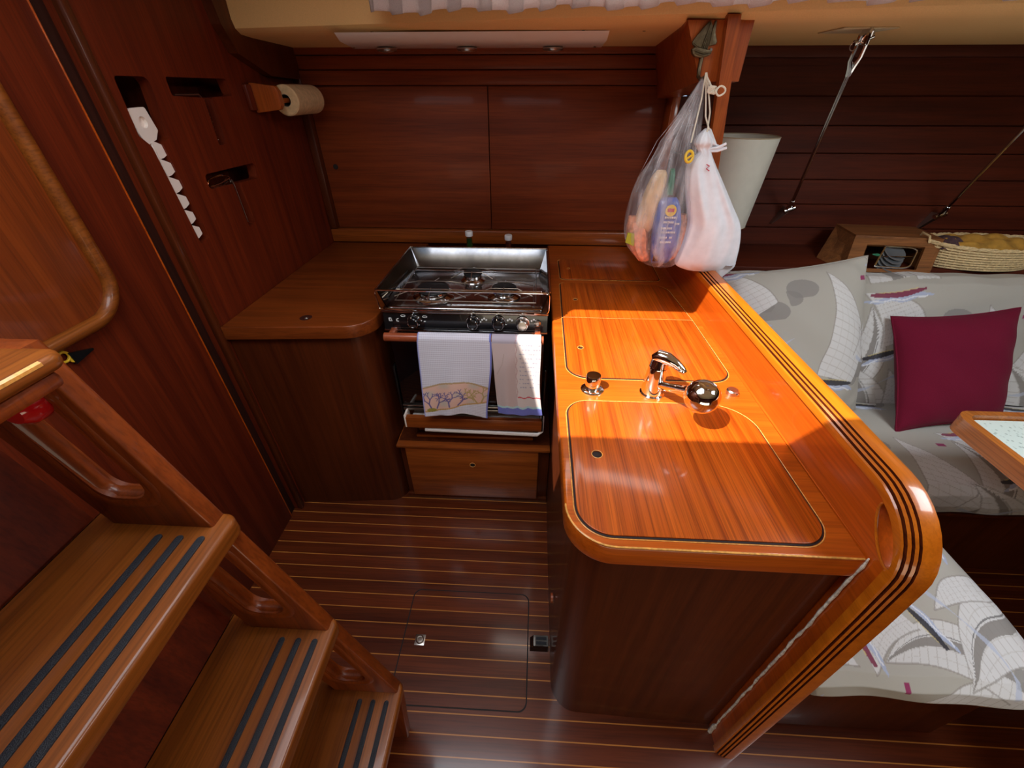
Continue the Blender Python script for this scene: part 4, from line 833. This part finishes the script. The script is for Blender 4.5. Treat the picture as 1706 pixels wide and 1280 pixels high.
# ================================================================== CHAINPLATE RODS
def rod(top, low, top_vis, label):
    t = thing('chainplate_rod', low, label, 'tie rod', 'steel tie rods on the hull side')
    a, b = Vector(top), Vector(low); d = (a-b).normalized(); side = d.cross(Vector((0, 1, 0))).normalized()
    put('rod', MB().tube([b+d*0.05, a-d*0.10], 0.0065, 14), 'steel', t)
    f = MB()
    for s in (-1, 1):
        f.tube([a-d*0.125, a-d*0.10+side*0.004*s, a-d*0.075+side*0.013*s, a-d*0.0+side*0.013*s], [0.008, 0.008, 0.006, 0.006], 8)
    f.box(a-Vector((0.004, 0.02, 0.03)), a+Vector((0.004, 0.02, 0.02)), 0.002)
    f.tube([a-side*0.024-d*0.02, a+side*0.024-d*0.02], 0.0075, 10)
    put('upper_fork', f, 'steel', t)
    put('split_ring', MB().tube([a+side*0.024-d*0.028+Vector((0.010*math.cos(q*PI/8), -0.004, 0.010*math.sin(q*PI/8))) for q in range(16)], 0.0012, 5, closed=True), 'dullsteel', t)
    g = MB()
    for s in (-1, 1):
        g.tube([b+d*0.065, b+d*0.045+side*0.006*s, b+d*0.03+side*0.011*s, b+side*0.011*s-d*0.005], [0.009, 0.008, 0.0065, 0.0065], 8)
    g.tube([b-side*0.022+d*0.008, b+side*0.022+d*0.008], 0.011, 12)
    put('lower_fork', g, 'steel', t)
    h = b-d*0.0+Vector((0, 0.0, 0))
    put('chainplate', MB().hexa([(b.x-0.045, b.y+0.022, b.z-0.060), (b.x-0.038, b.y+0.022, b.z-0.062), (b.x-0.038, b.y+0.034, b.z-0.062), (b.x-0.045, b.y+0.034, b.z-0.060), (b.x-0.012, b.y-0.012, b.z+0.012), (b.x+0.012, b.y-0.012, b.z+0.010), (b.x+0.012, b.y+0.040, b.z+0.010), (b.x-0.012, b.y+0.040, b.z+0.012)]), 'dullsteel', t)
    return t
r1 = rod((0.915, 1.545, 1.650), (1.142, 1.995, 1.080), True, 'left steel tie rod slanting from the deck underside to the hull planks')
r2 = rod((1.58, 1.545, 1.650), (1.800, 1.995, 1.062), False, 'right steel tie rod slanting up out of view at the photo edge')
put('deck_slot_plate', MB().box((0.84, 1.53, 1.6565), (0.99, 1.66, 1.6590), 0.001), 'roof', label='cream cover plate where the left tie rod meets the deck', cat='plate')
hr = thing('coat_rail', (1.672, 2.03, 0.985), 'small steel double hook rail on the hull planks above the wooden box', 'hook rail')
put('bar', MB().tube([(1.612, 2.005, 0.998), (1.735, 2.005, 0.990)], 0.0032, 8), 'steel', hr)
for x in (1.628, 1.700):
    put('hook', MB().tube([(x, 2.035, 0.998), (x, 2.002, 0.996), (x-0.004, 1.995, 0.975), (x-0.008, 1.990, 0.965)], 0.003, 7).lathe([(0.008, 0), (0.006, 0.006)], (x, 2.035, 0.998), (0, -1, 0), 12), 'steel', hr)

# ================================================================== SETTEE
def sail_print(sc_=0.62, du=0.0, dv=0.0):
    def fn(u, v):
        n_ = len(u); U = u/sc_+du; V = v/sc_+dv
        U = U+0.02*np.sin(V*5); c = np.tile(np.array([0.40, 0.385, 0.345]), (n_, 1))
        x = U % 1.0; y = V % 1.0
        for (cx, cy, r_, s_) in ((0.30, 0.30, 0.10, 1), (0.40, 0.26, 0.08, 1), (0.48, 0.31, 0.09, 1), (0.80, 0.75, 0.11, 1), (0.90, 0.70, 0.09, 1), (0.10, 0.82, 0.09, 1), (0.02, 0.77, 0.07, 1), (0.62, 0.58, 0.07, 1)):
            c = mixc(c, (0.235, 0.225, 0.215), (np.hypot(x-cx, (y-cy)*1.5) < r_)*(y > cy-0.05)*0.8)
        def sail(cx, cy, h, w_, rot, bulge, stripes, c):
            out = c
            for ox in (-1, 0, 1):
                for oy in (-1, 0, 1):
                    dx, dy = x-cx-ox, y-cy-oy; a = dx*math.cos(rot)+dy*math.sin(rot); b = -dx*math.sin(rot)+dy*math.cos(rot)
                    t = b/h; tt = np.clip(t, 0, 1); L_ = bulge*np.sin(PI*tt)*0.35; R_ = L_+w_*(1-tt)**0.75+bulge*np.sin(PI*tt)*0.6
                    ins = (t > 0) & (t < 1) & (a > L_) & (a < R_)
                    q = (a-L_)/(R_-L_+1e-6)
                    out = mixc(out, (0.60, 0.60, 0.60), ins*0.97)
                    out = mixc(out, (0.40, 0.38, 0.36), ins*(np.abs((t*14+q*1.2) % 1.0-0.5) > 0.455)*0.75)
                    out = mixc(out, (0.47, 0.45, 0.43), ins*(np.abs((q*5) % 1.0-0.5) > 0.46)*0.6)
                    if stripes: out = mixc(out, (0.22, 0.205, 0.19), ins*(q > 0.42)*(q < 0.62)*0.9); out = mixc(out, (0.10, 0.10, 0.10), ins*(np.abs(q-0.66) < 0.012)*0.8)
                    edge = ((t > -0.01) & (t < 1.01) & ((np.abs(a-L_) < 0.004) | (np.abs(a-R_) < 0.004)))
                    out = mixc(out, (0.24, 0.22, 0.20), edge*0.6)
            return out
        c = sail(0.12, 0.30, 0.62, 0.30, -0.25, 0.16, False, c); c = sail(0.42, 0.40, 0.52, 0.24, -0.35, 0.14, True, c)
        c = sail(0.58, 0.02, 0.55, 0.34, 0.2, 0.14, True, c); c = sail(0.86, 0.05, 0.46, 0.14, 0.1, 0.08, False, c); c = sail(0.72, 0.64, 0.36, 0.24, 0.5, 0.10, False, c)
        def boat(cx, cy, w_, rot, kind, c):
            dx, dy = (x-cx+0.5) % 1.0-0.5, (y-cy+0.5) % 1.0-0.5; a = dx*math.cos(rot)+dy*math.sin(rot); b = -dx*math.sin(rot)+dy*math.cos(rot)
            wat = (np.abs(b+0.028+0.006*np.sin(a*40)) < 0.020*np.clip(1-np.abs(a)/w_/1.25, 0, 1)**0.5+0.0)
            c = mixc(c, (0.38, 0.44, 0.60), wat*0.9); c = mixc(c, (0.70, 0.72, 0.76), (np.abs(b+0.034+0.005*np.sin(a*55)) < 0.004)*(np.abs(a) < w_)*0.9)
            hullm = (np.abs(a) < w_) & (b < 0.014*(1-0.2*a/w_)) & (b > -0.020*(1-(a/w_)**2))
            c = mixc(c, (0.035, 0.035, 0.045) if kind == 0 else (0.20, 0.03, 0.07), hullm*0.95)
            return mixc(c, (0.60, 0.50, 0.20), (np.abs(a) < w_*0.7)*(np.abs(b-0.016) < 0.003)*0.6)
        c = boat(0.26, 0.24, 0.15, -0.12, 0, c); c = boat(0.74, 0.96, 0.16, 0.15, 1, c); c = boat(0.74, 0.60, 0.11, 0.35, 0, c)
        st_ = np.abs(y-0.45-0.10*np.sin(x*6.283+1)) < 0.008+0.006*np.sin(x*30); c = mixc(c, (0.42, 0.47, 0.60), st_*(x > 0.45)*0.7)
        fl = (np.abs(x-0.50) < 0.025) & (np.abs(y-0.84) < 0.012); c = mixc(c, (0.28, 0.04, 0.12), fl*1.0)
        return c
    return fn
def bump_(u, v, s, k): return 0.5*math.sin(u*k+s)+0.3*math.sin(v*k*1.3+s*2+u*3)+0.2*math.sin((u+v)*k*2.1+s)
def pillow(name, C4, thick, mat, res, label, cat, pr_=None, wr=0.006, group=None, pinch=0.05, size=None, seed=1.0, p=0.55, sag=0.0):
    """C4: corners (bottom-left, bottom-right, top-right, top-left); the front is on the camera side"""
    A, B, C_, D = [Vector(q) for q in C4]
    nrm = (B-A).cross(D-A).normalized()
    if nrm.y > 0: nrm = -nrm
    def surf(s, t, side):
        cs, ct = 2*s-1, 2*t-1
        e = pinch; s2 = 0.5+cs*0.5*(1-e*(1-ct*ct)); t2 = 0.5+ct*0.5*(1-e*(1-cs*cs))
        s2 = 0.5+(s2-0.5); P0 = A.lerp(B, s2).lerp(D.lerp(C_, s2), t2)
        h = max(0.0, (1-abs(cs)**2.6))**p*max(0.0, (1-abs(ct)**2.6))**p
        edge = max(abs(cs), abs(ct)); n1 = wr*bump_(s*2.2, t*2.2, seed, 4.0)*(1-edge**6)
        n1 += wr*0.7*math.sin(14*(cs*ct)+seed*3)*(edge**3)*(1-edge**8)
        return P0+nrm*(side*(thick/2*h)+n1*(1 if side > 0 else -0.5))
    b = MB(); nu, nv = res; uvs = []
    for side in (1, -1):
        vv = []
        k_ = (nu, nv) if side > 0 else (24, 24)
        for j in range(k_[1]):
            row = []
            for i in range(k_[0]):
                s, t = i/(k_[0]-1), j/(k_[1]-1); row.append(b.bm.verts.new(surf(s, t, side))); uvs.append((s*(size[0] if size else (B-A).length), t*(size[1] if size else (D-A).length)))
            vv.append(row)
        for j in range(k_[1]-1):
            for i in range(k_[0]-1): b.bm.faces.new((vv[j][i], vv[j][i+1], vv[j+1][i+1], vv[j+1][i]))
    bmesh.ops.recalc_face_normals(b.bm, faces=b.bm.faces[:])
    t_ = thing(name, tuple((A+B)/2), label, cat, group)
    o = put('cover', b, mat, t_, ang=80)
    if pr_ is not None: o['_uv'] = np.array(uvs).ravel().tolist(); paint(o, pr_)
    pp = []
    for q in range(120):
        a = q/120*4; k = int(a); f = a-k; s, t = ((f, 0), (1, f), (1-f, 1), (0, 1-f))[k]; pp.append(surf(s, t, 1))
    o2 = put('piping', MB().tube(pp, 0.0035, 6, closed=True), mat, t_)
    if pr_ is not None:
        cc = o2.data.color_attributes.new('print', 'FLOAT_COLOR', 'POINT'); n_ = len(o2.data.vertices)
        cc.data.foreach_set('color', np.tile([0.34, 0.32, 0.28, 1.0], n_))
    return t_
def cushion(name, x0, x1, prof, label, cat, pr_, seed=0.0, nu=230, ns=150, piped=True, group=None, ends=0.035, yshift=None):
    """prof: closed (y,z) outline swept along x with rounded, slightly puffy ends"""
    P_ = np.array(prof); cen = P_.mean(axis=0); seglen = np.r_[0, np.cumsum(np.hypot(*np.diff(np.r_[P_, P_[:1]], axis=0).T))]
    tot = seglen[-1]; s_ = np.linspace(0, tot, ns, endpoint=False); Q = np.r_[P_, P_[:1]]
    yy = np.interp(s_, seglen, Q[:, 0]); zz = np.interp(s_, seglen, Q[:, 1])
    b = MB(); rings = []; uvs = []
    for i in range(nu):
        f = i/(nu-1); x = x0+(x1-x0)*f; d = min(x-x0, x1-x); k = 1.0 if d > ends else 1-0.5*(1-math.sqrt(max(0, 1-(1-d/ends)**2)))*0.55
        ring = []
        for j in range(ns):
            n1 = 0.004*bump_(x*2.5, yy[j]*4+zz[j]*5, seed, 4.5)+0.0022*math.sin(x*31+zz[j]*23+seed)
            dy, dz = yy[j]-cen[0], zz[j]-cen[1]; l_ = math.hypot(dy, dz)+1e-9
            ys = yshift(x) if yshift else 0
            ring.append(b.bm.verts.new((x, cen[0]+dy*k+dy/l_*n1+ys, cen[1]+dz*k+dz/l_*n1))); uvs.append((x, s_[j]))
        rings.append(ring)
    for A, B in zip(rings[:-1], rings[1:]):
        for j in range(ns): b.bm.faces.new((A[j], A[(j+1) % ns], B[(j+1) % ns], B[j]))
    b.bm.faces.new(rings[0]); b.bm.faces.new(rings[-1][::-1]); bmesh.ops.recalc_face_normals(b.bm, faces=b.bm.faces[:])
    o = put(name, b, 'fabric', ang=75, label=label, cat=cat, group=group); o['_uv'] = np.array(uvs).ravel().tolist(); paint(o, pr_); return o
# bases
bs = thing('settee_base', (1.4, 1.2, 0), 'dark wooden base of the L-shaped settee under the printed cushions', 'settee')
put('front_board', MB().box((0.64, 0.955, 0), (3.5, 0.975, 0.335), 0.003).box((0.64, 0.935, 0.335), (3.5, 1.9, 0.350), 0.004), 'dark_z', bs)
put('end_board', MB().box((0.66, 0.425, 0), (1.20, 0.445, 0.36), 0.003).box((1.18, 0.445, 0.0), (1.20, 0.955, 0.36), 0.003), 'dark_z', bs)
put('seat_board', MB().box((0.622, 0.388, 0.362), (1.205, 0.96, 0.380), 0.005), 'top_x', bs)
put('shelf', MB().box((0.622, 1.70, 0.905), (3.5, 2.02, 0.925), 0.003).box((0.622, 1.70, 0.35), (3.5, 1.72, 0.905)), 'hull', bs)
seat_prof = [(0.932, 0.362), (0.924, 0.40), (0.930, 0.445), (0.955, 0.468), (1.10, 0.478), (1.30, 0.470), (1.40, 0.462), (1.45, 0.44), (1.45, 0.36), (1.2, 0.353), (0.95, 0.353)]
cushion('seat_cushion', 0.640, 2.7, seat_prof, 'long printed settee seat cushion with sailing boats, along the hull', 'cushion', sail_print(0.62, 0.10, 0.35), 1.0, nu=620, ns=400, group='settee seat cushions')
def nsp():
    fn0 = sail_print(0.5, 0.35, 0.55); return lambda u, v: fn0(v, -u)
near_prof = [(0.378, 0.384), (0.366, 0.41), (0.372, 0.445), (0.398, 0.462), (0.55, 0.474), (0.75, 0.468), (0.90, 0.455), (0.915, 0.44), (0.915, 0.384)]
cushion('seat_cushion', 0.632, 1.195, near_prof, 'short printed seat cushion nearest the photographer, right of the partition foot', 'cushion', nsp(), 2.2, nu=300, ns=560, group='settee seat cushions')
bp = [(1.400, 0.462), (1.425, 0.60), (1.480, 0.76), (1.545, 0.885), (1.565, 0.915), (1.60, 0.932), (1.66, 0.925), (1.69, 0.90), (1.69, 0.47), (1.5, 0.455)]
cushion('backrest_cushion', 0.630, 2.7, bp, 'long printed settee backrest cushion with large sails, against the hull', 'cushion', sail_print(0.66, 0.62, 0.28), 3.1, nu=620, ns=380, yshift=lambda x: 0.02*(x-1.4))
pillow('scatter_cushion', [(0.90, 1.20, 0.50), (1.315, 1.335, 0.475), (1.205, 1.52, 1.035), (0.700, 1.50, 0.965)], 0.16, 'fabric', (260, 280), 'large printed sailing cushion leaning on the backrest beside the partition', 'cushion', sail_print(0.55, 0.75, 0.05), 0.009, 'scatter cushions on the settee', pinch=0.05, size=(0.46, 0.5), seed=2.0)
pillow('scatter_cushion', [(1.395, 1.215, 0.468), (1.790, 1.255, 0.500), (1.800, 1.470, 0.870), (1.375, 1.480, 0.818)], 0.15, 'burgundy', (90, 90), 'plain burgundy square cushion leaning on the printed backrest', 'cushion', None, 0.005, 'scatter cushions on the settee', pinch=0.075, seed=0.7)

# wooden locker box with an opening, and what is in it
lb = thing('locker_box', (1.42, 1.75, 0.925), 'open-fronted wooden locker box on the shelf behind the backrest, showing stacked plates', 'box')
FBL, FBR, FTL, FTR = Vector((1.255, 1.665, 0.926)), Vector((1.580, 1.650, 0.926)), Vector((1.321, 1.774, 1.030)), Vector((1.648, 1.745, 1.026))
BBL, BTL, BBR, BTR = Vector((1.240, 1.83, 0.926)), Vector((1.344, 1.948, 1.030)), Vector((1.60, 1.83, 0.926)), Vector((1.665, 1.93, 1.026))
def fp(s, t, d=0.0):
    p = FBL.lerp(FBR, s).lerp(FTL.lerp(FTR, s), t); return p+Vector((0.0, 0.69, -0.72))*d
fm = MB()
for (s0, s1, t0, t1) in ((0, 1, 0, 0.10), (0, 1, 0.80, 1), (0, 0.17, 0.10, 0.80), (0.83, 1, 0.10, 0.80)):
    fm.hexa([fp(s0, t0, .012), fp(s1, t0, .012), fp(s1, t0), fp(s0, t0), fp(s0, t1, .012), fp(s1, t1, .012), fp(s1, t1), fp(s0, t1)])
put('front_frame', fm, 'box', lb)
def slabq(b, p, d):
    d = Vector(d); b.hexa([p[0], p[1], p[1]+d, p[0]+d, p[3], p[2], p[2]+d, p[3]+d])
sb = MB(); slabq(sb, [FBL, BBL, BTL, FTL], (0.012, 0, 0)); put('side_panel', sb, 'box', lb)
sb = MB(); slabq(sb, [FBR, BBR, BTR, FTR], (-0.012, 0, 0)); put('side_panel', sb, 'box', lb)
sb = MB(); slabq(sb, [BBL, BBR, BTR, BTL], (0, -0.01, 0)); sb.hexa([FTL, FTR, BTR, BTL, FTL+Vector((0, 0, .008)), FTR+Vector((0, 0, .008)), BTR+Vector((0, 0, .008)), BTL+Vector((0, 0, .008))]); put('top_panel', sb, 'box', lb)
for i in range(5):
    c_ = fp(0.50+0.004*i, 0.18+0.11*i, 0.016-0.002*i)
    put('plate', MB().lathe([(0.036, 0), (0.044, 0.006), (0.040, 0.007), (0.030, 0.003)], c_, (0.1, -0.55, 0.83), 32), 'plates', label=('lowest', 'second lowest', 'middle', 'second highest', 'highest')[i]+' grey round plate of the stack inside the wooden locker box', cat='plate', group='stacked grey plates in the locker box')
rk = MB(); z0 = 0.002
ring = [fp(s, t, -0.001) for s, t in rp([(0.34, 0.16), (0.74, 0.12), (0.76, 0.74), (0.38, 0.76)], [0.02, 0.12, 0.12, 0.02], 6)]
rk.tube(ring, 0.0035, 7, closed=True); rk.tube([fp(0.38, 0.44, -0.004), fp(0.72, 0.46, -0.004)], 0.003, 7)
put('plate_rack', rk, 'steel', label='steel wire rack holding the plates in the wooden locker box', cat='rack')
put('peg', MB().lathe([(0.004, 0), (0.006, 0.01), (0.002, 0.028)], fp(0.35, 0.50, 0.0), (-1, 0, 0.1), 12), 'green', label='small green plastic peg at the left of the plate rack', cat='peg')

# wicker basket with folded fabric
bkt = thing('wicker_basket', (1.73, 1.74, 0.926), 'oval wicker basket holding yellow fabric, on the shelf at the right edge', 'basket')
bx, by = 1.835, 1.775; wk = MB(); NR = 9; seg = 120
for r_ in range(NR):
    f = r_/(NR-1); rx, ry = 0.205+0.035*f, 0.095+0.020*f; zz = 0.932+0.080*f
    wk.tube([(bx+rx*math.cos(a*2*PI/seg)*1.0, by+ry*math.sin(a*2*PI/seg), zz+0.010*f*abs(math.cos(a*2*PI/seg))**3) for a in range(seg)], 0.0042+0.0012*0, 6, closed=True)
put('weave', wk, 'wicker', bkt)
stk = MB()
for a in range(44):
    q = a/44*2*PI; stk.tube([(bx+(0.205+0.035*f+0.003*(-1)**int(f*8+a))*math.cos(q), by+(0.095+0.020*f+0.003*(-1)**int(f*8+a))*math.sin(q), 0.930+0.082*f+0.010*f*abs(math.cos(q))**3) for f in [i/8 for i in range(9)]], 0.0028, 5)
put('uprights', stk, 'wicker', bkt)
put('floor_panel', MB().lathe([(1.0, 0), (1.0, 0.004)], (0, 0, 0), n=40), 'wicker', bkt)
fpn = [o for o in bkt.children if o.name.startswith('floor_panel')][0]
fpn.data.transform(Matrix.Translation(Vector(bkt.location))); fpn.data.transform(Matrix.Diagonal((0.2, 0.092, 1, 1))); fpn.data.transform(Matrix.Translation(Vector((bx, by, 0.927))-Vector(bkt.location)))
rim = MB()
for ph in (0, PI/2, PI): rim.tube([(bx+(0.241+0.004*math.cos(a*0.9+ph))*math.cos(a*2*PI/140), by+(0.116+0.004*math.cos(a*0.9+ph))*math.sin(a*2*PI/140), 1.016+0.010*abs(math.cos(a*2*PI/140))**3+0.004*math.sin(a*0.9+ph)) for a in range(140)], 0.0036, 6, closed=True)
rim.tube([(bx-0.243, by-0.035, 1.020), (bx-0.250, by-0.030, 1.045), (bx-0.250, by+0.010, 1.048), (bx-0.243, by+0.025, 1.020)], 0.004, 6)
put('rim', rim, 'wicker', bkt)
cl = MB(); cl.grid(lambda s, t: (bx+0.225*(2*s-1), by+0.105*(2*t-1)*math.sqrt(max(0.02, 1-(2*s-1)**2)), 0.985+0.052*(1-(2*s-1)**2)**0.5*(1-(2*t-1)**2)**0.5+0.006*math.sin(s*23+t*9)+0.005*math.sin(t*19-s*7)), 60, 30)
put('folded_fabric', cl, 'basketcloth', label='mustard yellow folded fabric lying in the wicker basket', cat='fabric')
cl = MB(); cl.grid(lambda s, t: (bx-0.21+0.14*s, by+0.07*(2*t-1), 1.006+0.030*math.sin(PI*s)*math.sin(PI*t)+0.004*math.sin(s*31)), 24, 24)
put('folded_fabric', cl, 'navy_dark', label='dark purple patterned fabric at the left end of the wicker basket', cat='fabric', solid=0.002)

# ================================================================== TABLE CORNER
tb_ = thing('saloon_table', (1.8, 0.6, 0), 'wooden saloon table with raised rounded edge rails, its corner at the right', 'table')
TX, TY, TZ = 1.262, 1.000, 0.700
po = rp([(TX, -0.3), (2.3, -0.3), (2.3, TY), (TX, TY)], [0.02, 0.02, 0.02, 0.045], 10)
put('table_top', MB().prism(rp([(TX+0.01, -0.29), (2.29, -0.29), (2.29, TY-0.01), (TX+0.01, TY-0.01)], [0.02, 0.02, 0.02, 0.04], 10), TZ+0.004, TZ+0.024, 'z', 0.002), 'table', tb_)
rim = MB(); oi = rp([(TX, -0.3), (2.3, -0.3), (2.3, TY), (TX, TY)], [0.02, 0.02, 0.02, 0.045], 10); oo = rp([(TX+0.022, -0.278), (2.278, -0.278), (2.278, TY-0.022), (TX+0.022, TY-0.022)], [0.01, 0.01, 0.01, 0.03], 10)
k = len(oi); vs = [[rim.bm.verts.new((p[0], p[1], h)) for p in ring_] for ring_, h in ((oi, TZ-0.004), (oi, TZ+0.046), (oo, TZ+0.048), (oo, TZ-0.004))]
for A, B in zip(vs, vs[1:]+vs[:1]):
    for j in range(k): rim.bm.faces.new((A[j], A[(j+1) % k], B[(j+1) % k], B[j]))
bmesh.ops.recalc_face_normals(rim.bm, faces=rim.bm.faces[:])
put('edge_rail', rim, 'table', tb_)
put('pedestal', MB().box((1.75, 0.25, 0), (1.95, 0.40, 0.704), 0.01), 'dark_z', tb_)
put('table_mat', MB().prism(rp([(TX+0.026, -0.27), (2.27, -0.27), (2.27, TY-0.026), (TX+0.026, TY-0.026)], [0.01, 0.01, 0.01, 0.03], 10), TZ+0.0242, TZ+0.034, 'z', 0.002), 'mat', label='pale green patterned mat covering the saloon table', cat='table mat')
